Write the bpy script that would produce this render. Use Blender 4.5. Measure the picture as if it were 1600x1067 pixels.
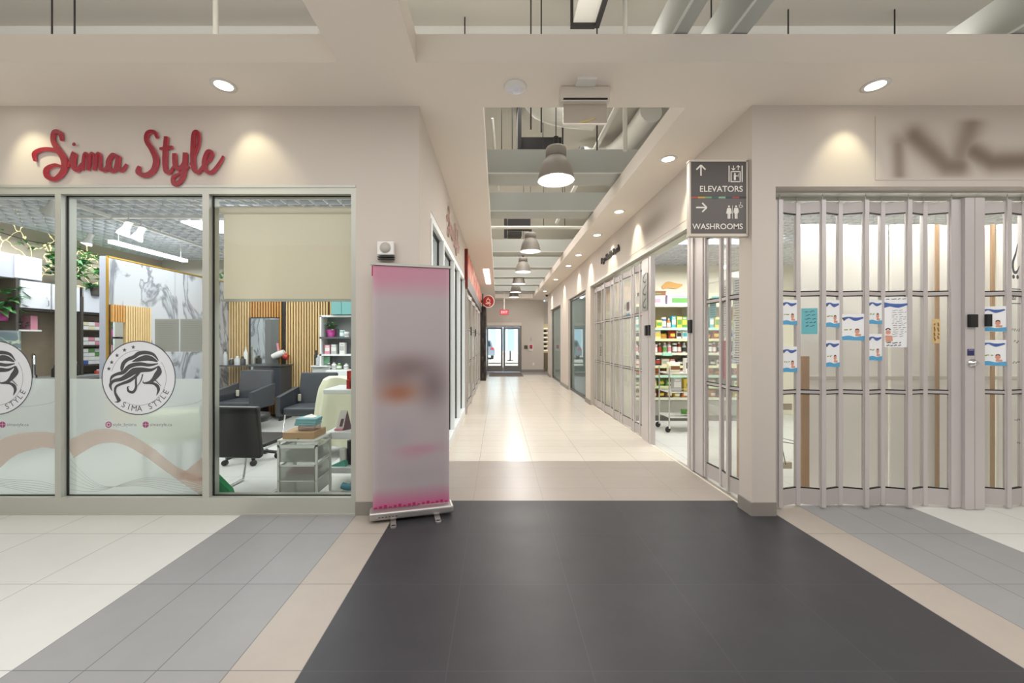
import bpy, bmesh, math, random
from math import pi, sin, cos, radians
from mathutils import Vector, Matrix
random.seed(7)
for o in list(bpy.data.objects): bpy.data.objects.remove(o, do_unlink=True)
S = bpy.context.scene
COL = S.collection
# ------------------------------------------------------------------ camera
F, CX, CY, H = 635.0, 778.0, 533.0, 1.37
cam = bpy.data.cameras.new('camera'); camo = bpy.data.objects.new('camera', cam); COL.objects.link(camo)
camo.location = (0, 0, H); camo.rotation_euler = (pi/2, 0, 0)
cam.sensor_width = 36; cam.lens = F/1600*36; cam.shift_x = 22/1600; cam.shift_y = 0.0
cam.clip_start = .05; cam.clip_end = 200
S.camera = camo
# ------------------------------------------------------------------ world, exposure
S.view_settings.view_transform = 'Standard'; S.view_settings.look = 'None'
S.view_settings.gamma = 1; S.view_settings.use_curve_mapping = False
S.view_settings.exposure = 0.36
w = bpy.data.worlds.new('world'); S.world = w; w.use_nodes = True
wn_ = w.node_tree; bgn = wn_.nodes['Background']; wtc = wn_.nodes.new('ShaderNodeTexCoord'); wsp = wn_.nodes.new('ShaderNodeSeparateXYZ'); wcr = wn_.nodes.new('ShaderNodeValToRGB'); wmr = wn_.nodes.new('ShaderNodeMapRange')
wn_.links.new(wtc.outputs['Generated'], wsp.inputs[0]); wn_.links.new(wsp.outputs['Z'], wmr.inputs['Value']); wmr.inputs['From Min'].default_value = -1; wmr.inputs['From Max'].default_value = 1
wn_.links.new(wmr.outputs[0], wcr.inputs[0]); wn_.links.new(wcr.outputs[0], bgn.inputs[0]); ce = wcr.color_ramp.elements
ce[0].position = .30; ce[0].color = (1, .96, .92, 1); ce[1].position = .43; ce[1].color = (.075, .074, .074, 1)  # brighter below the horizon, added as fill for the soffit undersides
bgn.inputs[1].default_value = 1.1
def link(name, data):
    o = bpy.data.objects.new(name, data); COL.objects.link(o); return o
def area(name, loc, size, energy, rot=(0, 0, 0), color=(1, .96, .9), size_y=None):
    l = bpy.data.lights.new(name, 'AREA'); l.energy = energy; l.color = color
    l.shape = 'RECTANGLE'; l.size = size; l.size_y = size_y or size
    o = link(name, l); o.location = loc; o.rotation_euler = rot; return o
sun = bpy.data.lights.new('sun', 'SUN'); sun.energy = 11.0; sun.angle = .02; sun.color = (1, .98, .95)
so = link('sun', sun); so.rotation_euler = Vector((-.6, .45, -.66)).to_track_quat('-Z', 'Y').to_euler(); so.location = (10, 40, 12)
area('hall_fill', (0.6, 0.5, 3.2), 11.0, 192, color=(1, .98, .97), size_y=3.4)  # unseen overhead lamp, added to brighten the floor and front walls
area('void_up_fill', (0, 3.1, 3.5), 13, 58, rot=(pi, 0, 0), size_y=.2)  # added upward lamp hidden behind the fascia, brightens the void ceiling
area('corridor_void_fill', (0.7, 10.5, 4.65), 1.6, 190, size_y=12)  # added lamp without a fixture, brightens the beams and void
area('corridor_floor_fill', (0.7, 10.0, 3.18), .9, 76, size_y=13)  # added lamp without a fixture, brightens the corridor floor
area('salon_light', (-3.0, 5.3, 2.72), 3.6, 86, color=(.95, .98, 1), size_y=3)
area('salon_light', (-5.4, 5.6, 2.72), 1.0, 42, color=(.95, .98, 1), size_y=3)
area('shop_light', (3.6, 6.2, 2.68), 2.4, 66, color=(1, 1, .96), size_y=1.6)
area('shop_light', (4.6, 3.55, 2.7), 4.2, 30, color=(1, 1, .96), size_y=.2)
area('unit_light', (3.6, 12.5, 2.7), 1.8, 110, color=(.95, 1, .97), size_y=5)
area('end_shop_light', (3.2, 17.5, 2.6), 1.2, 20, size_y=1)
area('closed_shop_light', (-1.6, 10.5, 2.6), .8, 18, size_y=4)

# ------------------------------------------------------------------ materials
def lin(c):
    if isinstance(c, str): c = [int(c[i:i+2], 16)/255 for i in (0, 2, 4)]
    return tuple((x/12.92 if x <= .04045 else ((x+.055)/1.055)**2.4) for x in c[:3])
MATS = {}
def mat(name, c, rough=.6, metal=0, spec=.5, emit=None, estr=0, noise=0, nscale=8, bump=0, alpha=1, trans=0):
    if name in MATS: return MATS[name]
    m = bpy.data.materials.new(name); m.use_nodes = True; nt = m.node_tree; b = nt.nodes['Principled BSDF']
    col = lin(c); b.inputs['Base Color'].default_value = (*col, 1)
    b.inputs['Roughness'].default_value = rough; b.inputs['Metallic'].default_value = metal
    b.inputs['Specular IOR Level'].default_value = spec
    if alpha < 1: b.inputs['Alpha'].default_value = alpha
    if emit is not None:
        b.inputs['Emission Color'].default_value = (*lin(emit), 1); b.inputs['Emission Strength'].default_value = estr
    if noise or bump:
        tc = nt.nodes.new('ShaderNodeTexCoord'); n = nt.nodes.new('ShaderNodeTexNoise')
        n.inputs['Scale'].default_value = nscale; n.inputs['Detail'].default_value = 5
        nt.links.new(tc.outputs['Object'], n.inputs['Vector'])
        if noise:
            mx = nt.nodes.new('ShaderNodeMix'); mx.data_type = 'RGBA'
            mx.inputs['A'].default_value = (*[x*(1-noise) for x in col], 1)
            mx.inputs['B'].default_value = (*[min(1, x*(1+noise)) for x in col], 1)
            nt.links.new(n.outputs['Fac'], mx.inputs['Factor']); nt.links.new(mx.outputs['Result'], b.inputs['Base Color'])
        if bump:
            bp = nt.nodes.new('ShaderNodeBump'); bp.inputs['Strength'].default_value = bump; bp.inputs['Distance'].default_value = .01
            nt.links.new(n.outputs['Fac'], bp.inputs['Height']); nt.links.new(bp.outputs['Normal'], b.inputs['Normal'])
    MATS[name] = m; return m
def emis(name, c, s):
    if name in MATS: return MATS[name]
    m = bpy.data.materials.new(name); m.use_nodes = True; nt = m.node_tree; nt.nodes.clear()
    e = nt.nodes.new('ShaderNodeEmission'); e.inputs[0].default_value = (*lin(c), 1); e.inputs[1].default_value = s
    o = nt.nodes.new('ShaderNodeOutputMaterial'); nt.links.new(e.outputs[0], o.inputs[0]); MATS[name] = m; return m
def glass(name, tint, refl=1.0, haze=0.0, hazecol='ffffff'):
    m = bpy.data.materials.new(name); m.use_nodes = True; nt = m.node_tree; nt.nodes.clear()
    N = nt.nodes.new
    t = N('ShaderNodeBsdfTransparent'); t.inputs[0].default_value = (*tint, 1)
    g = N('ShaderNodeBsdfGlossy'); g.inputs['Roughness'].default_value = .01
    fr = N('ShaderNodeFresnel'); fr.inputs[0].default_value = 1.45
    mu = N('ShaderNodeMath'); mu.operation = 'MULTIPLY'; mu.inputs[1].default_value = refl
    nt.links.new(fr.outputs[0], mu.inputs[0])
    mx = N('ShaderNodeMixShader'); nt.links.new(mu.outputs[0], mx.inputs[0])
    nt.links.new(t.outputs[0], mx.inputs[1]); nt.links.new(g.outputs[0], mx.inputs[2])
    last = mx
    if haze:
        d = N('ShaderNodeBsdfDiffuse'); d.inputs[0].default_value = (*lin(hazecol), 1)
        tl = N('ShaderNodeBsdfTranslucent'); tl.inputs[0].default_value = (*lin(hazecol), 1)
        m0 = N('ShaderNodeMixShader'); m0.inputs[0].default_value = .5
        nt.links.new(d.outputs[0], m0.inputs[1]); nt.links.new(tl.outputs[0], m0.inputs[2])
        m2 = N('ShaderNodeMixShader'); m2.inputs[0].default_value = haze
        nt.links.new(mx.outputs[0], m2.inputs[1]); nt.links.new(m0.outputs[0], m2.inputs[2]); last = m2
    o = N('ShaderNodeOutputMaterial'); nt.links.new(last.outputs[0], o.inputs[0]); MATS[name] = m; return m
def frosted(name, col, mixv, rough):
    # translucent etched vinyl
    m = bpy.data.materials.new(name); m.use_nodes = True; nt = m.node_tree; nt.nodes.clear(); N = nt.nodes.new
    r = N('ShaderNodeBsdfRefraction'); r.inputs['Roughness'].default_value = rough; r.inputs['IOR'].default_value = 1.12
    r.inputs['Color'].default_value = (.95, .97, .96, 1)
    d = N('ShaderNodeBsdfDiffuse'); d.inputs[0].default_value = (*lin(col), 1)
    tl = N('ShaderNodeBsdfTranslucent'); tl.inputs[0].default_value = (*lin(col), 1)
    m0 = N('ShaderNodeMixShader'); m0.inputs[0].default_value = .5
    nt.links.new(d.outputs[0], m0.inputs[1]); nt.links.new(tl.outputs[0], m0.inputs[2])
    m2 = N('ShaderNodeMixShader'); m2.inputs[0].default_value = mixv
    nt.links.new(m0.outputs[0], m2.inputs[1]); nt.links.new(r.outputs[0], m2.inputs[2])
    o = N('ShaderNodeOutputMaterial'); nt.links.new(m2.outputs[0], o.inputs[0]); MATS[name] = m; return m
def tile(name, c, x0, tx, y0, ty, line=.003, lc=.55, rough=.32, spec=.5, noise=.05, streak=0.0):
    m = bpy.data.materials.new(name); m.use_nodes = True; nt = m.node_tree; b = nt.nodes['Principled BSDF']; N = nt.nodes.new; L = nt.links.new
    geo = N('ShaderNodeNewGeometry'); sp = N('ShaderNodeSeparateXYZ'); L(geo.outputs['Position'], sp.inputs[0])
    def fr(out, o0, t):
        a = N('ShaderNodeMath'); a.operation = 'SUBTRACT'; L(out, a.inputs[0]); a.inputs[1].default_value = o0 - 50*t
        d = N('ShaderNodeMath'); d.operation = 'DIVIDE'; L(a.outputs[0], d.inputs[0]); d.inputs[1].default_value = t
        f = N('ShaderNodeMath'); f.operation = 'FRACT'; L(d.outputs[0], f.inputs[0])
        s = N('ShaderNodeMath'); s.operation = 'SUBTRACT'; L(f.outputs[0], s.inputs[0]); s.inputs[1].default_value = .5
        ab = N('ShaderNodeMath'); ab.operation = 'ABSOLUTE'; L(s.outputs[0], ab.inputs[0])
        g = N('ShaderNodeMath'); g.operation = 'GREATER_THAN'; L(ab.outputs[0], g.inputs[0]); g.inputs[1].default_value = .5 - line/t/2
        fl = N('ShaderNodeMath'); fl.operation = 'FLOOR'; L(d.outputs[0], fl.inputs[0])
        return g, fl
    gx, fx = fr(sp.outputs['X'], x0, tx); gy, fy = fr(sp.outputs['Y'], y0, ty)
    mxm = N('ShaderNodeMath'); mxm.operation = 'MAXIMUM'; L(gx.outputs[0], mxm.inputs[0]); L(gy.outputs[0], mxm.inputs[1])
    cell = N('ShaderNodeCombineXYZ'); L(fx.outputs[0], cell.inputs[0]); L(fy.outputs[0], cell.inputs[1])
    wn = N('ShaderNodeTexWhiteNoise'); wn.noise_dimensions = '3D'; L(cell.outputs[0], wn.inputs['Vector'])
    no = N('ShaderNodeTexNoise'); no.inputs['Scale'].default_value = 5; no.inputs['Detail'].default_value = 8; no.inputs['Roughness'].default_value = .65
    L(geo.outputs['Position'], no.inputs['Vector'])
    av = N('ShaderNodeMath'); av.operation = 'MULTIPLY_ADD'; L(wn.outputs['Value'], av.inputs[0]); av.inputs[1].default_value = .22; L(no.outputs['Fac'], av.inputs[2])
    cc = lin(c); mx = N('ShaderNodeMix'); mx.data_type = 'RGBA'
    mx.inputs['A'].default_value = (*[x*(1-noise*2) for x in cc], 1); mx.inputs['B'].default_value = (*[min(1, x*(1+noise*1.4)) for x in cc], 1)
    L(av.outputs[0], mx.inputs['Factor'])
    m3 = N('ShaderNodeMix'); m3.data_type = 'RGBA'; L(mxm.outputs[0], m3.inputs['Factor']); L(mx.outputs['Result'], m3.inputs['A'])
    m3.inputs['B'].default_value = (*[x*lc for x in cc], 1); L(m3.outputs['Result'], b.inputs['Base Color'])
    # scuffed gloss
    mp = N('ShaderNodeMapping'); mp.inputs['Scale'].default_value = (1.2, 3, 1); mp.inputs['Rotation'].default_value = (0, 0, .5); L(geo.outputs['Position'], mp.inputs[0])
    n2 = N('ShaderNodeTexNoise'); n2.inputs['Scale'].default_value = .9; n2.inputs['Detail'].default_value = 6; L(mp.outputs[0], n2.inputs['Vector'])
    mr = N('ShaderNodeMapRange'); mr.inputs['From Min'].default_value = .1; mr.inputs['From Max'].default_value = .9
    mr.inputs['To Min'].default_value = rough*.85; mr.inputs['To Max'].default_value = rough*1.15; L(n2.outputs['Fac'], mr.inputs['Value'])
    L(mr.outputs[0], b.inputs['Roughness']); b.inputs['Specular IOR Level'].default_value = spec
    MATS[name] = m; return m
T = .604
wall = mat('wall_paint', 'ccc3ba', .75, noise=.015, nscale=3)
ceil = mat('soffit_paint', 'ebe2d8', .8)
void = mat('void_paint', 'c4c0b6', .85)
baff = mat('baffle_paint', 'b2b5b0', .6)
alu = mat('aluminium', 'bcbdb4', .38, .25)
gatem = mat('gate_aluminium', 'c8c2c1', .36, .22)
gatec = mat('gate_panel', 'bfb8b6', .45, .15)
black = mat('black_gasket', '141416', .5)
base_m = mat('baseboard_tile', '8c8780', .45, noise=.05)
white = mat('white_plastic', 'e6e4e0', .45)
whitep = mat('white_laminate', 'e9eaea', .35)
chrome = mat('chrome', 'd8d8d8', .12, 1)
darkgrey = mat('dark_grey_leather', '3d4046', .45, noise=.1, nscale=30)
darkm = mat('dark_plastic', '26272a', .4)
walnut = mat('dark_wood', '4a423c', .5, noise=.25, nscale=14)
lampm = mat('lamp_grey', '9c968e', .5, .1)
wood = mat('pine_wood', 'a5763c', .6, noise=.2, nscale=9)
G = glass('clear_glass', (.93, .97, .95), .55)
Gg = glass('gate_glass', (.94, .96, .94), .28, .16, 'e4e2dc')  # pale haze mixed into the panes to brighten the boards behind
Gr = glass('shop_glass', (.84, .92, .90), 1.0, .12, 'c4d2cf')
frost = frosted('frosted_film', 'f2f3f2', .5, .32)
led = emis('lit_tube', 'f6faff', 5)
lamp_on = emis('lamp_on', 'fff4e0', 9)
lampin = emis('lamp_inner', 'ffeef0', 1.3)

# ------------------------------------------------------------------ mesh builder
def rotz(a): return Matrix.Rotation(a, 4, 'Z')
class MB:
    def __init__(s, M=None): s.v = []; s.f = []; s.m = []; s.M = M or Matrix(); s.sm = []
    def add(s, vs, fs, mi=0, M=None, smooth=False):
        n = len(s.v); MM = s.M @ M if M is not None else s.M
        s.v += [MM @ Vector(p) for p in vs]; s.f += [[i+n for i in f] for f in fs]; s.m += [mi]*len(fs); s.sm += [smooth]*len(fs); return s
    def box(s, x0, x1, y0, y1, z0, z1, mi=0, M=None):
        x0, x1 = min(x0, x1), max(x0, x1); y0, y1 = min(y0, y1), max(y0, y1); z0, z1 = min(z0, z1), max(z0, z1)
        v = [(x, y, z) for z in (z0, z1) for y in (y0, y1) for x in (x0, x1)]
        return s.add(v, [(0, 2, 3, 1), (4, 5, 7, 6), (0, 1, 5, 4), (2, 6, 7, 3), (0, 4, 6, 2), (1, 3, 7, 5)], mi, M)
    def bbox(s, x0, x1, y0, y1, z0, z1, r=.01, mi=0, M=None, seg=2):
        bm = bmesh.new(); bmesh.ops.create_cube(bm, size=1)
        for v in bm.verts: v.co = Vector(((x0+x1)/2+v.co.x*(x1-x0), (y0+y1)/2+v.co.y*(y1-y0), (z0+z1)/2+v.co.z*(z1-z0)))
        bmesh.ops.bevel(bm, geom=list(bm.edges), offset=r, segments=seg, affect='EDGES', profile=.5)
        bm.verts.index_update()
        s.add([v.co.copy() for v in bm.verts], [[v.index for v in f.verts] for f in bm.faces], mi, M, False); bm.free(); return s
    def lathe(s, prof, cx=0, cy=0, n=20, mi=0, M=None, smooth=True, cap=True):
        v = []; f = []
        for r, z in prof:
            for k in range(n): a = 2*pi*k/n; v.append((cx+r*cos(a), cy+r*sin(a), z))
        for i in range(len(prof)-1):
            for k in range(n):
                f.append((i*n+k, i*n+(k+1) % n, (i+1)*n+(k+1) % n, (i+1)*n+k))
        s.add(v, f, mi, M, smooth)
        if cap:
            if prof[0][0] > 1e-4: s.add(v[:n], [list(range(n))[::-1]], mi, M)
            if prof[-1][0] > 1e-4: s.add(v[-n:], [list(range(n))], mi, M)
        return s
    def tube(s, pts, r, n=8, mi=0, M=None):
        pts = [Vector(p) for p in pts]; v = []; f = []; up = None
        for i, p in enumerate(pts):
            t = (pts[min(i+1, len(pts)-1)] - pts[max(i-1, 0)]).normalized()
            if up is None: up = Vector((0, 0, 1)) if abs(t.z) < .9 else Vector((1, 0, 0))
            a = t.cross(up).normalized(); b = a.cross(t).normalized(); up = b
            rr = r[i] if isinstance(r, (list, tuple)) else r
            for k in range(n): q = 2*pi*k/n; v.append(p + a*rr*cos(q) + b*rr*sin(q))
        for i in range(len(pts)-1):
            for k in range(n): f.append((i*n+k, i*n+(k+1) % n, (i+1)*n+(k+1) % n, (i+1)*n+k))
        s.add(v, f, mi, M, True); s.add(v[:n], [list(range(n))[::-1]], mi, M); s.add(v[-n:], [list(range(n))], mi, M); return s
    def prism(s, poly, y0, y1, mi=0, M=None, mi_side=None):   # polygon in XZ, extruded along Y
        n = len(poly)
        v = [(x, y0, z) for x, z in poly] + [(x, y1, z) for x, z in poly]
        s.add(v, [list(range(n)), list(range(2*n-1, n-1, -1))], mi, M)
        s.add(v, [(i, i+n, (i+1) % n+n, (i+1) % n) for i in range(n)], mi if mi_side is None else mi_side, M); return s
    def stroke(s, pts, ws, y0, y1, mi=0, M=None, mi_side=None, res=8, closed=False):   # tapered brush stroke in XZ
        P = spline(pts, res); n = len(P); v = []; s.k = getattr(s, 'k', 0)+1; y0 = y0-s.k*.00008; y1 = y1-s.k*.00008
        for i, p in enumerate(P):
            a = P[max(i-1, 0)]; b = P[min(i+1, n-1)]; t = Vector((b[0]-a[0], b[1]-a[1]))
            if t.length < 1e-9: t = Vector((1, 0))
            t.normalize(); q = i/(n-1)*(len(ws)-1); k = min(int(q), len(ws)-2); wv = (ws[k]*(1-(q-k)) + ws[k+1]*(q-k))/2
            v.append((p[0]-t.y*wv, p[1]+t.x*wv)); v.append((p[0]+t.y*wv, p[1]-t.x*wv))
        V = [(x, y0-i_*.000012, z) for i_, (x, z) in enumerate(v)]
        if y1 == y0:
            s.add(V, [(2*i, 2*i+2, 2*i+3, 2*i+1) for i in range(n-1)], mi, M); return s
        V += [(x, y1, z) for x, z in v]; m = 2*n
        s.add(V, [(2*i, 2*i+2, 2*i+3, 2*i+1) for i in range(n-1)] + [(m+2*i+1, m+2*i+3, m+2*i+2, m+2*i) for i in range(n-1)], mi, M)
        ms = mi if mi_side is None else mi_side
        s.add(V, [(2*i, m+2*i, m+2*i+2, 2*i+2) for i in range(n-1)] + [(2*i+1, 2*i+3, m+2*i+3, m+2*i+1) for i in range(n-1)] + [(0, 1, m+1, m), (m-2, 2*m-2, 2*m-1, m-1)], ms, M)
        return s
    def text(s, body, size, y, depth, x, z, mi=0, M=None, align='LEFT', weight=0, sx=1):   # text in XZ plane facing -Y
        V, Fc, wd = TXT(body, weight); off = {'LEFT': 0, 'CENTER': -wd/2, 'RIGHT': -wd}[align]
        n = len(V)
        if depth == 0:
            s.add([(x+(p[0]+off)*size*sx, y, z+p[1]*size) for p in V], Fc, mi, M); return s
        s.add([(x+(p[0]+off)*size*sx, y, z+p[1]*size) for p in V], Fc, mi, M)
        ed = {}
        for f in Fc:
            for a, b in zip(f, list(f[1:])+[f[0]]): ed[(a, b)] = 1
        side = [(a, b) for (a, b) in ed if (b, a) not in ed]
        VV = [(x+(p[0]+off)*size*sx, y, z+p[1]*size) for p in V] + [(x+(p[0]+off)*size*sx, y+depth, z+p[1]*size) for p in V]
        s.add(VV, [(b, a, a+n, b+n) for a, b in side], mi, M); return s
    def disc(s, cx, cz, r, y, mi=0, n=32, r2=0, M=None, a0=0, a1=2*pi):
        if r2:
            full = abs(a1-a0-2*pi) < 1e-6; k = n if full else n+1
            v = []
            for i in range(k): a = a0+(a1-a0)*i/n; v += [(cx+r*cos(a), y, cz+r*sin(a)), (cx+r2*cos(a), y, cz+r2*sin(a))]
            return s.add(v, [(2*i, 2*((i+1) % k), 2*((i+1) % k)+1, 2*i+1) for i in range(n)], mi, M)
        return s.add([(cx+r*cos(2*pi*i/n), y, cz+r*sin(2*pi*i/n)) for i in range(n)], [list(range(n))], mi, M)
    def build(s, name, mats, parent=None, loc=None):
        me = bpy.data.meshes.new(name)
        off = Vector((0, 0, 0))
        if parent is not None: off = wloc(parent)
        elif loc == 'base':
            xs = [p[0] for p in s.v]; ys = [p[1] for p in s.v]; off = Vector(((min(xs)+max(xs))/2, (min(ys)+max(ys))/2, min(p[2] for p in s.v)))
        me.from_pydata([tuple(p-off) for p in s.v], [], s.f)
        if not isinstance(mats, (list, tuple)): mats = [mats]
        for m in mats: me.materials.append(m)
        me.polygons.foreach_set('material_index', [min(i, len(mats)-1) for i in s.m])
        me.polygons.foreach_set('use_smooth', s.sm); me.update()
        o = link(name, me)
        if parent is not None: o.parent = parent
        elif loc == 'base': o.location = off
        return o
def wloc(o):
    v = Vector((0, 0, 0))
    while o is not None: v += o.location; o = o.parent
    return v
def spline(pts, res):
    if res <= 1 or len(pts) < 3: return pts
    P = [pts[0]] + list(pts) + [pts[-1]]; out = []
    for i in range(1, len(P)-2):
        for k in range(res):
            t = k/res; q = []
            for d in range(len(pts[0])):
                a, b, c, e = P[i-1][d], P[i][d], P[i+1][d], P[i+2][d]
                q.append(.5*((2*b)+(-a+c)*t+(2*a-5*b+4*c-e)*t*t+(-a+3*b-3*c+e)*t**3))
            out.append(tuple(q))
    out.append(pts[-1]); return out
_T = {}
def TXT(body, weight=0):
    k = (body, weight)
    if k in _T: return _T[k]
    cu = bpy.data.curves.new('t', 'FONT'); cu.body = body; cu.size = 1; cu.offset = weight; cu.resolution_u = 4
    o = link('t', cu); dg = bpy.context.evaluated_depsgraph_get(); dg.update()
    me = bpy.data.meshes.new_from_object(o.evaluated_get(dg))
    V = [tuple(v.co[:2]) for v in me.vertices]; Fc = [list(p.vertices) for p in me.polygons]
    bpy.data.objects.remove(o); bpy.data.meshes.remove(me)
    x0 = min(p[0] for p in V) if V else 0; V = [(p[0]-x0, p[1]) for p in V]
    _T[k] = (V, Fc, max(p[0] for p in V) if V else 0); return _T[k]
for b_, w_ in (('ELEVATORS', .012), ('WASHROOMS', .012), ('EXIT', .02), ('PULL', 0), ('style_bysima', 0), ('simastyle.ca', 0), ('Pago Health Punch', .02), ('905 - 881 - 9494', .01), ('lar', .01)): TXT(b_, w_)
for c_ in 'SIMA STYLE': TXT(c_, 0) if c_ != ' ' else 0
def thing(name, label, cat, loc=(0, 0, 0), rz=0, group=None):
    o = link(name, None); o.location = loc; o.rotation_euler = (0, 0, rz); o['label'] = label; o['category'] = cat; o.empty_display_size = .1
    if group: o['group'] = group
    return o
def tag(o, label, cat, group=None, kind=None):
    o['label'] = label; o['category'] = cat
    if group: o['group'] = group
    if kind: o['kind'] = kind
    return o
def struct(name, mb, mats, label=None):
    o = mb.build(name, mats); o['kind'] = 'structure'
    if label: o['label'] = label; o['category'] = name.split('_')[0].split('.')[0]
    return o
def sempty(name, label, loc=(0, 0, 0)):
    o = link(name, None); o.location = loc; o['kind'] = 'structure'; o['label'] = label; o['category'] = name.split('_')[0]; return o
def dup(root, loc, rz=None, label=None, group=None):
    r = root.copy(); COL.objects.link(r); r.location = loc
    if rz is not None: r.rotation_euler = (0, 0, rz)
    if label: r['label'] = label
    if group: r['group'] = group
    for ch in list(root.children):
        c = ch.copy(); COL.objects.link(c); c.parent = r
        for g in list(ch.children):
            d = g.copy(); COL.objects.link(d); d.parent = c
    return r
def LB(): return MB()                       # builder in local coordinates of an Empty (parent kept at origin while building)
class at_origin:
    """build parts in local coordinates: move the Empty to the origin, restore it afterwards"""
    def __init__(s, t): s.t = t
    def __enter__(s): s.l = s.t.location.copy(); s.t.location = (0, 0, 0); return s.t
    def __exit__(s, *a): s.t.location = s.l
def W(x, y, Y): return Vector(((x-CX)*Y/F, Y, H-(y-CY)*Y/F))
# ================================================================== FLOOR
x_l, x_r = -.816, 2.204
dark = tile('floor_dark_tile', '37363a', -.212, T, 3.50, T, .005, 1.35, .40, .3, .13)
strip = tile('floor_grey_tile', '8f8f90', x_l, T/2, 2.90, T, .005, .5, .42, .3, .05)
stripw = tile('floor_beige_tile', 'a69d94', x_l, T/2, 2.90, T, .005, .5, .42, .3, .05)
whitet = tile('floor_white_tile', 'cdcdc9', x_l, T, 2.90, T, .005, .5, .38, .3, .03)
whitec = tile('floor_corridor_tile', 'd9d0c4', -.212, T, 3.50, T/2, .005, .6, .24, .6, .03)
greyc = tile('floor_corridor_grey_tile', '9f958d', -.212, T, 3.50, T/2, .003, .6, .3, .5, .04)
endt = tile('floor_end_tile', '8d8a8c', -.212, T, 3.50, T/2, .003, .6, .3, .5, .04)
fl = MB()
def q(x0, x1, y0, y1, mi): fl.add([(x0, y0, 0), (x1, y0, 0), (x1, y1, 0), (x0, y1, 0)], [(0, 1, 2, 3)], mi)
a, b_ = -1.2, 3.5
q(x_l, x_r, a, b_, 0)
q(x_l-3*T/2-T/2, x_l-T/2, a, 3.24, 1); q(x_l-T/2, x_l, a, 3.5, 2)
q(x_r, x_r+T/2, a, 3.4, 2); q(x_r+T/2, x_r+2*T, a, 3.4, 1)
q(-7.2, x_l-2*T, a, 3.24, 3); q(x_r+2*T, 7.2, a, 3.4, 3)
q(-7.2, x_l-T/2, 3.24, 18.5, 3); q(x_l-T/2, -.66, 3.5, 18.5, 3)
q(-.66, 2.09, 3.5, 3.5+T*1.92, 5); q(-.66, 2.09, 3.5+T*1.92, 16.6, 4); q(-.66, 4.5, 16.6, 18.5, 6)
q(2.09, 2.204, 3.5, 16.6, 3); q(2.204, 7.2, 3.4, 16.6, 3)
struct('floor', fl, [dark, strip, stripw, whitet, whitec, greyc, endt], 'tiled mall floor with dark charcoal, grey and white tiles')
# ================================================================== WALLS
wl = MB()
wl.box(-7, -.622, 3.21, 3.33, 2.60, 3.23)
wl.box(-1.122, -.622, 3.21, 3.76, 0, 2.60); wl.box(-.74, -.622, 3.33, 3.76, 2.6, 3.23)
wl.box(-.74, -.622, 3.76, 18.3, 2.58, 3.23); wl.box(-.74, -.622, 7.56, 7.62, 0, 2.58); wl.box(-.74, -.622, 13.4, 18.3, 0, 2.58)
struct('wall_left', wl, wall, 'cream painted wall with storefront openings on the left')
wr = MB()
wr.box(2.0, 2.187, 3.2, 3.37, 0, 3.23); wr.box(2.187, 7, 3.2, 3.3, 2.59, 3.23)
wr.box(2.0, 2.2, 3.37, 16.3, 2.56, 3.23)
for y0, y1 in ((8.79, 9.27), (11.55, 13.0), (15.4, 16.3)): wr.box(2.0, 2.2, y0, y1, 0, 2.56)
struct('wall_right', wr, wall, 'cream painted wall and piers along the right storefronts')
wb = MB()
wb.box(-.74, -.62, 18.3, 18.42, 0, 3.23); wb.box(-.62, 1.06, 18.3, 18.42, 2.12, 3.23); wb.box(1.06, 2.06, 18.3, 18.42, 0, 3.23)
wb.box(2.06, 5, 18.9, 19.0, 0, 3.23); wb.box(-7, 7, 18.3, 18.42, 3.42, 4.8)
struct('wall_back', wb, wall, 'cream end wall around the glass exit doors')
bl = MB()
bl.box(-1.122, -.61, 3.198, 3.21, 0, .105); bl.box(-.622, -.61, 3.21, 3.76, 0, .105)
struct('baseboard_left', bl, base_m)
br = MB()
br.box(1.988, 2.187, 3.188, 3.2, 0, .105); br.box(1.988, 2.0, 3.2, 3.37, 0, .105)
for y0, y1 in ((8.79, 9.27), (11.55, 13.0), (15.4, 16.3)): br.box(1.988, 2.0, y0, y1, 0, .1)
struct('baseboard_right', br, base_m)
bb = MB(); bb.box(1.06, 2.06, 18.288, 18.3, 0, .11); struct('baseboard_back', bb, base_m)
# ceilings
c1 = MB()
c1.box(-7, 7, 2.71, 3.23, 3.23, 3.42); c1.box(-1.067, -.546, -4, 2.71, 3.23, 3.42)
c1.box(-.9, -.119, 3.23, 18.3, 3.23, 3.40); c1.box(1.492, 2.2, 3.23, 18.3, 3.23, 3.40); c1.box(-.119, 1.492, 17.4, 18.3, 3.23, 3.40)
c1.box(2.2, 5, 16.3, 18.9, 3.23, 3.4)
struct('ceiling', c1, ceil, 'cream drywall soffit framing the ceiling openings')
c2 = MB(); c2.box(-7.1, 7.1, -6, 18.4, 4.8, 4.9)
struct('ceiling', c2, void, 'grey painted slab high above the soffit openings')
c3 = MB(); c3.box(-7, 7, 4.42, 4.52, 4.70, 4.8); struct('trim_1', c3, mat('white_trim', 'e8e8e4', .6))
vw = MB(); vw.box(-7.1, -7, -6, 18.4, 0, 4.9); struct('wall_outer_left', vw, void)
vw = MB(); vw.box(7, 7.1, -6, 18.4, 0, 4.9); struct('wall_outer_right', vw, void)
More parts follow.
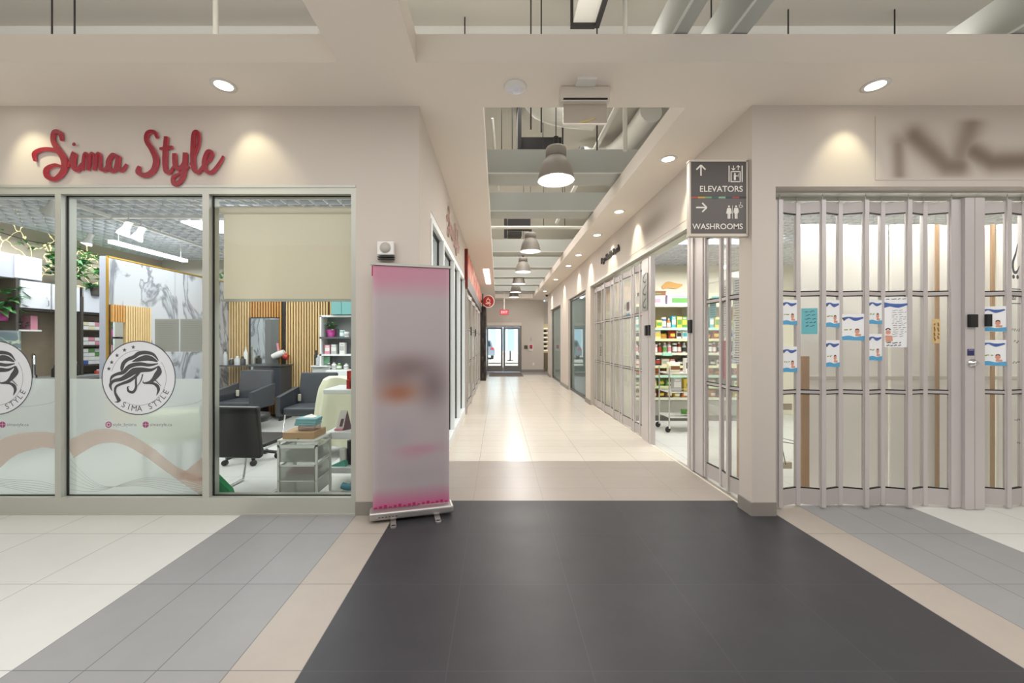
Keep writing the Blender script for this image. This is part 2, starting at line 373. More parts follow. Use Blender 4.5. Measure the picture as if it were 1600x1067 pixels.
# transverse box baffles over corridor, lengthwise ones over the hall
for i, y in enumerate((4.95, 6.38, 9.3, 11.2, 12.9, 14.6, 16.4)):
    m = MB(); m.box(-.75, 2.15, y, y+.4, 3.42, 3.71); m.box(-.75, 2.15, y-.008, y+.008, 3.415, 3.425, 1)
    tag(m.build('ceiling_beam', [baff, mat('beam_edge', 'dcdedb', .5)], loc='base'), '%s grey box beam crossing the corridor opening counted from the camera' % ['first', 'second', 'third', 'fourth', 'fifth', 'sixth', 'last'][i], 'beam', 'beams across corridor opening')
for i, (x, wd) in enumerate(((1.17, .1), (1.55, .12), (3.42, .2))):
    m = MB(); m.box(x, x+wd, -.5, 3.2, 3.43, 3.72); m.box(x-.004, x+.01, -.5, 3.2, 3.425, 3.435, 1)
    tag(m.build('ceiling_beam', [baff, MATS['beam_edge']], loc='base'), ['grey steel beam over the hall nearest the ductwork', 'grey steel beam over the hall above the directional sign', 'grey steel beam over the hall at the far right edge'][i], 'beam', 'lengthwise beams over the hall')
# ================================================================== VOID CLUTTER
duct = mat('white_duct', 'dcdad2', .5, .1, noise=.03)
ductk = mat('black_duct', '2e2c2d', .7)
t = thing('air_duct', 'large white round air duct with elbow above corridor opening', 'duct', (.3, 6.2, 4.1))
MB().tube(spline([(.45, 5.0, 4.5), (.62, 5.4, 4.54), (.95, 5.6, 4.56), (1.35, 5.65, 4.55)], 4), .22, 16).build('duct_body', duct, t)
MB().tube([(.42, 4.85, 4.49), (.45, 5.0, 4.5)], .24, 16).build('duct_collar', duct, t)
t = thing('air_duct', 'second white duct elbow at right of the hanging exit sign', 'duct', (1.4, 6.4, 4.0))
MB().tube(spline([(1.43, 6.9, 4.5), (1.72, 6.9, 4.5), (1.95, 6.75, 4.52), (2.1, 6.3, 4.58), (2.15, 5.7, 4.6)], 4), .16, 16).build('duct_body', duct, t)
MB().lathe([(.17, -.03), (.17, .03)], M=Matrix.Translation((1.41, 6.9, 4.5)) @ Matrix.Rotation(pi/2, 4, 'Y')).build('duct_mouth', ductk, t)
t = thing('hvac_unit', 'black fan coil unit hung above the first corridor beams', 'air unit', (.35, 5.9, 3.8))
MB().box(.32, .90, 5.75, 6.05, 4.08, 4.26).build('casing', ductk, t)
MB().box(.28, .33, 5.7, 6.1, 4.06, 4.8).box(.90, .92, 5.7, 5.74, 4.06, 4.8).build('hanger', ductk, t)
t = thing('hvac_unit', 'black fan coil unit hung above the middle of the corridor', 'air unit', (.35, 8.2, 3.7))
MB().box(.19, .62, 7.85, 8.1, 3.57, 3.74).box(.19, .46, 7.85, 8.1, 3.42, 3.5).build('casing', ductk, t)
MB().box(.12, .18, 7.85, 8.0, 3.4, 4.2).build('hanger', ductk, t)
tag(MB().tube([(-.8, 7.6, 3.50), (2.1, 7.6, 3.50)], .03, 10).build('ceiling_pipe', duct, loc='base'), 'cream pipe crossing the corridor opening before the black unit', 'pipe')
tag(MB().tube([(1.35, 3.3, 4.0), (1.3, 9, 4.0)], .035, 8).build('ceiling_pipe', duct, loc='base'), 'pale pipe running lengthwise above right side of corridor', 'pipe')
tag(MB().tube([(-.08, 5.7, 4.5), (.0, 6.4, 3.75)], .02, 8).build('ceiling_pipe', duct, loc='base'), 'thin slanting brace at left of corridor opening', 'pipe')
tag(MB().tube([(-1.75, 4.15, 4.75), (-1.45, 3.2, 3.45)], .035, 8).build('ceiling_pipe', duct, loc='base'), 'slanting white pipe above the left soffit', 'pipe')
t = thing('air_duct', 'rectangular white duct end with dark rim above the hall opening', 'duct', (.6, 4.3, 4.4))
MB().box(.68, .88, 2.4, 3.67, 4.25, 4.75).build('duct_body', duct, t)
MB().box(.88, .92, 2.9, 3.7, 4.22, 4.78).box(.66, .88, 3.67, 3.71, 4.22, 4.78).build('rim', ductk, t)
for i, (x, y) in enumerate(((-5.4, 3.6), (-5.2, 3.5), (-4.5, 3.4), (-3.95, 3.6), (-3.75, 3.6), (-2.5, 3.6), (-1.35, 3.5), (-.35, 4.3), (.3, 3.7), (.4, 3.75), (1.0, 4.1), (1.22, 3.9), (2.1, 4.0), (2.4, 4.0), (3.0, 4.2), (4.1, 4.2))):
    thick = i in (2, 5, 6, 11, 13)
    m = MB().tube([(x, y, 3.42 if y < 3.3 else 3.2 if thick else 3.3), (x, y, 4.8)], .022 if thick else .007, 6)
    tag(m.build('hanger_rod', duct if thick else ductk, loc='base'), '%s hanging rod in the ceiling void, number %s from the left' % ('thick white' if thick else 'thin dark', ['one', 'two', 'three', 'four', 'five', 'six', 'seven', 'eight', 'nine', 'ten', 'eleven', 'twelve', 'thirteen', 'fourteen', 'fifteen', 'sixteen'][i]), 'rod', 'hanger rods over the soffit')
for i, pts in enumerate(([(1.85, 3.0, 3.6), (2.3, 3.05, 3.52), (2.8, 3.1, 3.5), (3.35, 3.15, 3.6)], [(1.4, 3.3, 3.5), (1.9, 3.4, 3.75), (2.4, 3.5, 3.45)], [(-5.2, 3.15, 3.9), (-4.6, 3.15, 3.6), (-3.9, 3.1, 3.47)])):
    tag(MB().tube(spline(pts, 6), .008, 6).build('electrical_cable', ductk, loc='base'), ['long thin cable sagging over the right soffit', 'short looped cable behind the right hall beams', 'thin cable drooping over the left soffit'][i], 'cable')
# small grey spot for far wires in corridor void
for i, (x, y) in enumerate(((.05, 5.6), (.2, 5.7), (.62, 5.6), (1.05, 6.6), (.5, 7.9), (.9, 8.0), (1.3, 7.9))):
    tag(MB().tube([(x, y, 3.6), (x, y, 4.8)], .006, 5).build('suspension_wire', ductk, loc='base'), 'thin suspension wire above the corridor, %s from the left' % ['first', 'second', 'fourth', 'sixth', 'third', 'fifth', 'last'][i], 'wire', 'suspension wires in the corridor void')
# ================================================================== PENDANTS
def pendant(): 
    t = thing('pendant_lamp', 'x', 'lamp', (0, 0, 0), group='bell pendants down the corridor')
    MB().lathe([(.212, 0), (.205, .03), (.185, .12), (.155, .2), (.11, .26), (.11, .262), (.1, .262), (.1, .262), (.118, .262), (.118, .36), (.105, .375), (.02, .38)], n=32, cap=False).build('shade', lampm, t)
    MB().lathe([(.205, .002), (.198, .03), (.178, .12), (.148, .195), (.10, .25), (0.001, .25)], n=32, cap=False).build('reflector', lampin, t)
    MB().lathe([(.212, -.004), (.205, -.004), (.205, .004), (.213, .004)], n=32, cap=False).build('rim', white, t)
    MB().lathe([(.045, .06), (.06, .1), (.05, .16), (.03, .24)], n=16).build('bulb', lamp_on, t)
    MB().tube([(0, 0, .38), (0, 0, 1.56)], .006, 6).lathe([(.03, .38), (.03, .5)], n=10).build('cord', ductk, t)
    return t
p0 = pendant(); names = ['largest bell pendant nearest the camera below first beam', 'grey bell pendant in front of the black ceiling unit', 'third grey bell pendant from the camera', 'fourth grey bell pendant from the camera', 'fifth grey bell pendant, second from exit doors', 'farthest bell pendant closest to the exit doors']
for i, y in enumerate((4.69, 8.38, 10.84, 13.1, 15.3, 17.0)):
    z = 3.23
    t = p0 if i == 0 else dup(p0, (.67, y, z))
    t.location = (.67, y, z); t['label'] = names[i]
    l = bpy.data.lights.new('pendant_bulb_light', 'POINT'); l.energy = 14; l.color = (1, .95, .92); l.shadow_soft_size = .08
    lo = link('pendant_bulb_light', l); lo.location = (.67, y, z+.02)
# ================================================================== DOWNLIGHTS
def downlight():
    t = thing('downlight', 'x', 'light', (0, 0, 0), group='recessed downlights')
    MB().lathe([(.06, -.004), (.085, -.006), (.085, 0), (.06, 0)], n=24, cap=False).build('trim_ring', white, t)
    MB().add([(.06*cos(2*pi*k/20), .06*sin(2*pi*k/20), -.003) for k in range(20)], [list(range(20))[::-1]]).build('lens', lamp_on, t)
    return t
d0 = downlight()
DL = [(-1.99, 2.95, -1.87, 'round downlight in the left soffit lighting the salon sign wall'), (-3.75, 2.95, -3.6, 'round downlight in the left soffit above the salon sign start'), (2.74, 2.95, 2.72, 'round downlight in the right front soffit over the folding gate'), (5.4, 2.95, 5.4, 'round downlight in the right front soffit beyond the blurred sign')]
DL += [(1.735, y, None, 'downlight in the right corridor soffit, %s from the camera' % n) for y, n in ((4.14, 'first'), (5.82, 'second'), (7.1, 'third'), (8.75, 'fourth'), (10.0, 'fifth'), (12.2, 'sixth'), (15.0, 'last'))]
for i, (x, y, tx, lab) in enumerate(DL):
    t = d0 if i == 0 else dup(d0, (x, y, 3.229)); t.location = (x, y, 3.229); t['label'] = lab
    l = bpy.data.lights.new('downlight_beam', 'SPOT'); l.energy = 12 if tx is not None else 36; l.color = (1, .93, .62) if tx is not None else (1, .94, .72)
    l.spot_size = radians(66); l.spot_blend = .75; l.shadow_soft_size = .04
    lo = link('downlight_beam', l); lo.location = (x, y, 3.215)
    d = Vector((tx-x, 3.21-y, -.58)) if tx is not None else Vector((.42, 0, -.80))
    lo.rotation_euler = d.to_track_quat('-Z', 'Y').to_euler()
m = MB().box(-.38, -.23, 10.4, 13.1, 3.215, 3.23); tag(m.build('linear_light', emis('panel_light', 'fff2ee', 2.0), loc='base'), 'long lit rectangular light in the left corridor soffit', 'light')
# ================================================================== CEILING DEVICES
t = thing('smoke_detector', 'round white smoke detector on the front soffit', 'smoke detector', (.126, 2.96, 3.23))
MB().lathe([(.08, 3.229), (.08, 3.218), (.072, 3.208), (.055, 3.203)], .126, 2.96, 28).build('base_plate', white, t)
MB().lathe([(.052, 3.203), (.048, 3.194), (.026, 3.19), (.022, 3.18), (.012, 3.177)], .126, 2.96, 24).build('sensor_head', mat('sensor_white', 'e9e9f2', .4), t)
t = thing('hanging_exit_fixture', 'white exit sign box hanging from soffit above corridor entrance', 'exit sign', (.63, 2.97, 3.11))
MB().box(.56, .70, 2.86, 2.94, 3.215, 3.23).build('mount_plate', white, t)
MB().bbox(.455, .815, 2.95, 3.03, 3.115, 3.225, .006).build('housing', mat('fixture_beige', 'd8d0c4', .5), t)
MB().box(.475, .795, 2.943, 2.951, 3.124, 3.135).build('slot', darkm, t)
MB().box(.48, .80, 2.985, 2.997, 2.97, 3.115).build('edge_panel', mat('mirror_plate', 'c5bdb4', .15, .6), t)
MB().box(.48, .80, 2.98, 3.0, 2.966, 2.972).build('lower_lip', mat('lit_lip', 'fff6ee', .4), t)
MB().stroke([(.60, 2.98), (.66, 2.99), (.72, 3.01)], [.008, .012, .004], 2.983, 2.984).build('yellow_mark', mat('yellow_mark', 'c9b060', .5), t)
t = thing('ceiling_camera', 'small dark dome camera on the right soffit near the exit', 'camera', (1.9, 15.8, 3.23))
MB().lathe([(.07, 3.23), (.07, 3.2), (.06, 3.19)], 1.9, 15.8, 16).build('mount', white, t)
MB().lathe([(.055, 3.19), (.05, 3.15), (.03, 3.12), (.001, 3.11)], 1.9, 15.8, 16).build('dome', darkm, t)
# wall speaker
t = thing('wall_speaker', 'square white wall speaker above the roll-up banner', 'speaker', (-.87, 3.21, 2.02))
MB().bbox(-.942, -.81, 3.16, 3.21, 2.045, 2.15, .008).build('housing', white, t)
MB().lathe([(.042, 0), (.042, .004), (.0, .006)], M=Matrix.Translation((-.876, 3.161, 2.1)) @ Matrix.Rotation(pi/2, 4, 'X'), n=28).build('grille', mat('grille_grey', 'b9b4ab', .6), t)
MB().box(-.94, -.812, 3.165, 3.205, 2.028, 2.034).box(-.94, -.812, 3.165, 3.2, 2.010, 2.016).build('lower_slot', darkm, t)
# directional sign
t = thing('directional_sign', 'black hanging sign reading ELEVATORS and WASHROOMS on right pillar', 'sign', (1.76, 3.26, 2.22))
x0, x1, z0, z1 = 1.535, 1.985, 2.225, 2.81
MB().box(x0, x1, 3.245, 3.275, z0, z1).build('backing', darkm, t)
MB().box(x0-.012, x1+.006, 3.235, 3.285, z1-.008, z1+.008).box(x0-.012, x1+.006, 3.235, 3.285, z0-.018, z0+.004).box(x1-.008, x1+.008, 3.235, 3.285, z0, z1).box(x0-.008, x0+.006, 3.24, 3.285, z0, z1).build('frame', mat('sign_frame', 'c8bfb2', .4, .3), t)
zm = 2.515
MB().box(x0+.004, x1-.008, 3.238, 3.246, zm+.01, z1-.008).box(x0+.004, x1-.008, 3.238, 3.246, z0+.004, zm-.006, 1).build('sign_face', [mat('sign_black', '4b4440', .35), mat('sign_grey', '5c5552', .35)], t)
cs = ['a8483c', 'c79a3a', '6c9a6a', '2f5f57', '88b49a', '2c4a44', '9a3a38', '2b2b2b']
m = MB()
for k in range(8): m.box(x0+.004+k*(x1-x0-.012)/8, x0+.004+(k+1)*(x1-x0-.012)/8, 3.237, 3.246, zm-.005, zm+.009, k)
m.build('colour_stripe', [mat('stripe_%d' % k, cs[k], .4) for k in range(8)], t)
ink = mat('sign_white', 'ece6de', .5)
yy = 3.2365
m = MB()
m.text('ELEVATORS', .066, yy, 0, x1-.035, zm+.048, 0, align='RIGHT', weight=.012)
m.text('WASHROOMS', .063, yy, 0, x1-.035, z0+.04, 0, align='RIGHT', weight=.012)
def arrow(m, cx, cz, ang, L=.085, hw=.036, th=.012):
    R = Matrix.Translation((cx, 0, cz)) @ Matrix.Rotation(-ang, 4, 'Y')
    m.stroke([(-L/2, 0), (L/2-.004, 0)], [th, th], yy, yy, 0, R, res=1)
    m.stroke([(L/2-hw, hw), (L/2, 0)], [th, th], yy, yy, 0, R, res=1); m.stroke([(L/2-hw, -hw), (L/2, 0)], [th, th], yy, yy, 0, R, res=1)
arrow(m, x0+.082, z1-.078, pi/2); arrow(m, x0+.085, zm-.078, 0)
ex, ez = x1-.092, z1-.105
for sx in (-1, 1): m.box(ex+sx*.052-.004, ex+sx*.052+.004, yy, yy+.0005, ez-.065, ez+.065)
m.box(ex-.04, ex+.04, yy, yy+.0005, ez-.066, ez-.058).box(ex-.04, ex+.04, yy, yy+.0005, ez+.014, ez+.022).box(ex-.04, ex-.032, yy, yy+.0005, ez-.06, ez+.02).box(ex+.032, ex+.04, yy, yy+.0005, ez-.06, ez+.02)
arrow(m, ex-.018, ez+.048, -pi/2, .036, .014, .006); arrow(m, ex+.02, ez+.048, pi/2, .036, .014, .006)
m.disc(ex-.006, ez+.0, .007, yy, 0, 12).box(ex-.014, ex+.002, yy, yy+.0005, ez-.05, ez-.008).box(ex, ex+.018, yy, yy+.0005, ez-.02, ez-.012).box(ex+.022, ex+.026, yy, yy+.0005, ez-.025, ez+.003)
for px_, skirt in ((x1-.145, True), (x1-.088, False)):
    pz = zm-.115; m.disc(px_, pz+.046, .008, yy, 0, 14)
    if skirt: m.prism([(px_-.01, pz+.034), (px_+.01, pz+.034), (px_+.022, pz-.012), (px_-.022, pz-.012)], yy, yy+.0005)
    else: m.box(px_-.014, px_+.014, yy, yy+.0005, pz-.012, pz+.034)
    m.box(px_-.011, px_-.001, yy, yy+.0005, pz-.052, pz-.012).box(px_+.001, px_+.011, yy, yy+.0005, pz-.052, pz-.012)
    for sx in (-1, 1): m.stroke([(px_+sx*.012, pz+.03), (px_+sx*.02, pz-.006)], [.007, .005], yy, yy, res=1)
m.box(x1-.1185, x1-.1155, yy, yy+.0005, zm-.167, zm-.062)
wx, wz = x1-.052, zm-.062
m.disc(wx, wz+.022, .0045, yy, 0, 12).stroke([(wx, wz+.016), (wx, wz), (wx+.012, wz), (wx+.017, wz-.012)], [.005, .005, .005, .005], yy, yy, res=1)
m.disc(wx, wz-.004, .014, yy, 0, 20, .0105, a0=2.0, a1=5.9)
m.build('sign_lettering', ink, t)
# ================================================================== FRONT LEFT GLAZING (window_1)
zt, zs = 2.60, 0.0
def front_window():
    t = sempty('window_1', 'grey aluminium salon shop window with three large panes', (-3.8, 3.27, 0))
    fr = MB()
    fr.box(-7, -1.122, 3.21, 3.33, 2.535, 2.60); fr.box(-7, -1.122, 3.21, 3.33, 0, .135)
    for x0_, x1_ in ((-4.68, -4.63), (-3.50, -3.452), (-2.335, -2.283), (-1.160, -1.122)): fr.box(x0_, x1_, 3.21, 3.33, .135, 2.535)
    fr.box(-7, -1.122, 3.204, 3.21, 2.585, 2.605); fr.box(-7, -1.122, 3.203, 3.21, 0, .012)
    fr.build('frame', alu, t)
    gk = MB()
    for xa, xb in ((-4.63, -3.50), (-3.452, -2.335), (-2.283, -1.160)):
        gk.box(xa, xb, 3.252, 3.262, .135, .143); gk.box(xa, xb, 3.252, 3.262, 2.527, 2.535)
        gk.box(xa, xa+.01, 3.252, 3.264, .135, 2.535)
    gk.build('gasket', black, t)
    panes = []
    for xa, xb in ((-7, -4.68), (-4.63, -3.50), (-3.452, -2.335), (-2.283, -1.160)):
        g = MB(); g.add([(xa, 3.266, .135), (xb, 3.266, .135), (xb, 3.266, 2.535), (xa, 3.266, 2.535)], [(0, 1, 2, 3)]); panes.append(g.build('glass_pane', G, t))
    return t, panes
win1, panes = front_window()
graph = mat('decal_charcoal', '4c4c50', .6)
decalw = mat('decal_white', 'e2e5ea', .6)
salm = glass('film_salmon', (.97, .92, .9), 0, .5, 'd8bdae')
thinl = mat('film_line', 'bcc1bf', .7)
yg = 3.2650
def logo(parent, cx, cz, R, y):
    k = R/385.0
    def c(px_, py_): return (cx+(px_-448)*k, cz-(py_-468)*k)
    m = MB()
    m.disc(cx, cz, R*.985, y, 1, 64)
    y2 = y-.0006
    m.disc(cx, cz, R, y2, 0, 72, R*.975)
    m.disc(cx, cz, R*.745, y2, 0, 60, R*.738, a0=-2.1, a1=.6); m.disc(cx, cz, R*.745, y2, 0, 60, R*.738, a0=1.55, a1=2.9)
    for a_ in (100, 117, 134, 150, 163):
        sx_, sz_ = cx+R*.84*cos(radians(a_)), cz+R*.84*sin(radians(a_))
        m.add([(sx_+(R*.062 if i % 2 == 0 else R*.026)*cos(radians(90+36*i)), y2, sz_+(R*.062 if i % 2 == 0 else R*.026)*sin(radians(90+36*i))) for i in range(10)], [list(range(10))], 0)
    def st(pts, ws): m.stroke([c(*p) for p in pts], [w_*k for w_ in ws], y2, y2, 0, res=6)
    st([(655, 290), (600, 225), (520, 205), (450, 215), (400, 250), (330, 280), (290, 320), (275, 370), (270, 400)], [6, 30, 38, 42, 38, 36, 40, 34, 4])
    st([(645, 300), (580, 270), (520, 262), (440, 280), (380, 300)], [10, 50, 62, 40, 2])
    st([(650, 320), (560, 335), (470, 325), (390, 335), (340, 360), (290, 410), (220, 430), (170, 460), (150, 520)], [8, 32, 38, 42, 44, 38, 30, 26, 3])
    st([(655, 345), (580, 385), (480, 385), (400, 400), (340, 440), (270, 480), (190, 500), (155, 545), (175, 605)], [6, 30, 52, 70, 56, 40, 32, 30, 3])
    st([(470, 400), (420, 450), (350, 500), (270, 530), (215, 560), (205, 620), (245, 700)], [10, 30, 34, 26, 24, 22, 40])
    st([(250, 690), (235, 715), (200, 718)], [44, 20, 2])
    st([(425, 420), (420, 500), (420, 570), (390, 615), (345, 605), (335, 565), (355, 560)], [8, 20, 24, 28, 24, 14, 4])
    st([(490, 430), (470, 500), (430, 560)], [14, 10, 3])
    st([(655, 345), (660, 400), (635, 440), (600, 485), (560, 515), (500, 520), (495, 495)], [16, 60, 60, 40, 30, 12, 3])
    st([(560, 520), (600, 525), (640, 550), (655, 590), (635, 650)], [26, 24, 34, 30, 3])
    st([(620, 490), (650, 520), (680, 550)], [10, 8, 3])
    txt = 'SIMA STYLE'; a0_, a1_ = radians(-124), radians(-22)
    for i, ch in enumerate(txt):
        if ch == ' ': continue
        a_ = a0_+(a1_-a0_)*(i+.5)/len(txt)
        V, Fc, wd = TXT(ch, 0)
        Mx = Matrix.Translation((cx+R*.90*cos(a_), y2, cz+R*.90*sin(a_))) @ Matrix.Rotation(-(a_+pi/2), 4, 'Y')
        m.add([((p[0]-wd/2)*R*.215, 0, p[1]*R*.215) for p in V], Fc, 0, Mx)
    o = m.build('logo_decal', [graph, decalw], parent); o['label'] = 'round white and charcoal decal of flowing hair lettered SIMA STYLE'
    # handles under the logo
    m = MB(); hz = cz-R*1.26; ts = R*.125
    m.text('style_bysima', ts, y2, 0, cx-R*.69, hz-ts*.3, 0); m.text('simastyle.ca', ts, y2, 0, cx+R*.31, hz-ts*.3, 0)
    for ix in (-.81, .19):
        m.disc(cx+R*ix, hz, R*.085, y2-.0002, 1, 20)
        if ix > 0: m.box(cx+R*ix-.001, cx+R*ix+.001, y2-.001, y2-.0005, hz-R*.085, hz+R*.085, 2).box(cx+R*ix-R*.085, cx+R*ix+R*.085, y2-.001, y2-.0005, hz-.001, hz+.001, 2)
        else: m.disc(cx+R*ix, hz, R*.055, y2-.0006, 2, 20, R*.035)
    m.build('handle_lettering', [mat('handle_grey', '8a8488', .6), mat('handle_pink', 'a04a78', .6), decalw], parent)
for i, (xa, xb, cxl) in enumerate(((-4.63, -3.50, -4.035), (-3.452, -2.335, -2.885))):
    pn = panes[1+i]
    f = MB(); f.box(xa+.01, xb, 3.268, 3.270, .143, 1.07); f.build('frosted_film', frost, pn)
    m = MB(); d = xb-xa
    y3 = yg+.0004
    if i == 1:
        m.stroke([(xa+.01, .50), (xa+.22, .60), (xa+.42, .60), (xa+.62, .50), (xa+.85, .33), (xb-.01, .19)], [.15, .12, .1, .09, .08, .14], y3, y3, 0)
        m.stroke([(xb-.22, .30), (xb-.14, .30), (xb-.01, .34)], [.02, .10, .22], y3+.0002, y3+.0002, 0)
    else:
        m.stroke([(xa+.2, .20), (xa+.45, .33), (xa+.7, .52), (xa+.95, .58), (xb-.005, .56)], [.2, .2, .17, .13, .12], y3, y3, 0)
    for j in range(6):
        m.stroke([(xa+.01, .18+.05*j if i else .50-.05*j), (xa+.25, .17+.01*j if i else .36-.03*j), (xa+.6, .27-.012*j), (xb-.2, .25-.02*j), (xb-.01, .2-.01*j)], [.002, .003, .002], y3-.0003, y3-.0003, 1)
    m.stroke([(xa+.3, .92), (xa+.6, .84), (xb-.08, .88), (xb-.02, 1.0)], [.003, .003, .003], y3-.0003, y3-.0003, 1)
    m.build('wave_decal', [salm, thinl], pn)
    logo(pn, cxl, 1.078, .298, yg-.001)
# paper notice taped inside pane two
paperg = mat('notice_grey', 'bfbdb9', .7)
t = thing('paper_notice', 'pair of pale grey printed sheets taped inside the middle salon window', 'notice', (-2.56, 3.272, 1.28))
for k in range(2):
    xa = -2.762+k*.205
    o = MB().box(xa, xa+.195, 3.271, 3.273, 1.288, 1.552).build('sheet', paperg, t)
    m = MB()
    for j in range(16): m.box(xa+.015, xa+.175-random.random()*.03, 3.2703, 3.2708, 1.31+j*.0145, 1.3115+j*.0145)
    m.build('print_lines', mat('print_grey', 'a5a29e', .7), o)
# roller blind pane 3
blind = frosted('blind_fabric_beige', 'ebe3d4', .06, .5)
t = thing('roller_blind', 'beige roller blind half lowered behind the right salon pane', 'blind', (-1.72, 3.37, 1.7))
MB().box(-2.27, -1.165, 3.365, 3.368, 1.72, 2.43).build('blind_fabric', blind, t)
MB().tube([(-2.30, 3.37, 2.455), (-1.165, 3.37, 2.455)], .03, 12).build('roller_tube', blind, t)
MB().box(-2.29, -1.165, 3.358, 3.375, 1.70, 1.722).build('bottom_bar', alu, t)
MB().tube([(-1.185, 3.36, 2.45), (-1.185, 3.36, 1.0)], .003, 6).build('pull_chain', white, t)
# ================================================================== SALON SCRIPT SIGN
red = mat('sign_red', '8e0f22', .4); redl = mat('sign_red_edge', 'dd4a5e', .45)
def script_sign(M, mats, name, label, sc=1.0):
    # letters in a 0..2.9 x 0..1 field; brush strokes
    m = MB(M); Y0, Y1 = -.045, -.02
    def st(pts, ws): m.stroke([(x*sc, z*sc*.8) for x, z in pts], [w_*sc*1.2 for w_ in ws], Y0*sc, Y1*sc, 0, None, 1, res=7)
    st([(.30, .80), (.27, .95), (.18, .97), (.16, .80), (.24, .62), (.33, .44), (.33, .22), (.20, .05), (.07, .10), (.06, .24), (.2, .32), (.36, .26)], [.03, .05, .05, .05, .07, .075, .07, .05, .06, .05, .04, .02])
    st([(-.12, .40), (-.13, .55), (0.0, .63), (.16, .62), (.30, .55)], [.03, .05, .045, .05, .05])
    def hump(x, w=.1, h=.45): st([(x, .22), (x+.01, .22+h*.75), (x+w*.45, .24+h*.8), (x+w*.55, .3)], [.05, .055, .045, .055])
    st([(.40, .28), (.49, .55), (.48, .32), (.54, .22), (.62, .36)], [.02, .06, .06, .05, .02]); m.disc(.50*sc, .58*sc, .03*sc, Y0*sc, 0, 12)
    for x in (.62, .72, .82): st([(x, .22), (x+.03, .52), (x+.08, .52), (x+.085, .22)], [.025, .03, .025, .03])
    st([(.92, .24), (.98, .22), (1.02, .34)], [.05, .04, .02])
    st([(1.17, .48), (1.10, .52), (1.03, .38), (1.06, .22), (1.14, .24), (1.19, .5), (1.18, .27), (1.25, .22), (1.32, .34)], [.04, .05, .055, .05, .04, .05, .055, .04, .02])
    st([(1.80, .85), (1.75, .97), (1.65, .95), (1.63, .8), (1.72, .62), (1.78, .42), (1.74, .22), (1.62, .12), (1.50, .18), (1.52, .30)], [.03, .045, .05, .05, .065, .07, .065, .06, .06, .03])
    st([(1.94, .88), (1.92, .5), (1.93, .22), (2.0, .18), (2.06, .3)], [.05, .06, .055, .045, .02]); st([(1.84, .64), (2.04, .67)], [.03, .04])
    st([(2.07, .55), (2.08, .32), (2.14, .24), (2.22, .36), (2.24, .56), (2.22, .2), (2.17, .02), (2.07, -.06), (2.05, .08), (2.16, .16), (2.30, .3)], [.05, .055, .05, .045, .055, .06, .055, .05, .04, .03, .02])
    st([(2.32, .32), (2.44, .7), (2.44, .95), (2.37, .92), (2.36, .5), (2.38, .24), (2.45, .18), (2.52, .3)], [.02, .035, .045, .045, .06, .06, .045, .03])
    st([(2.52, .32), (2.62, .42), (2.66, .56), (2.59, .58), (2.54, .4), (2.56, .22), (2.66, .18), (2.78, .36), (2.84, .5)], [.02, .035, .045, .045, .055, .055, .045, .035, .02])
    o = m.build(name, mats, loc='base'); tag(o, label, 'sign'); return o
script_sign(Matrix.Translation((-3.575, 3.21, 2.627)), [red, redl], 'salon_lettering', 'red raised script sign Sima Style above the salon window', .50)
script_sign(Matrix.Translation((-.622, 4.95, 2.66)) @ rotz(pi/2), [mat('pale_red', 'b98f86', .5), mat('pale_edge', 'c3a79c', .5)], 'salon_lettering', 'faded pink script sign on the corridor wall of the salon', .48)
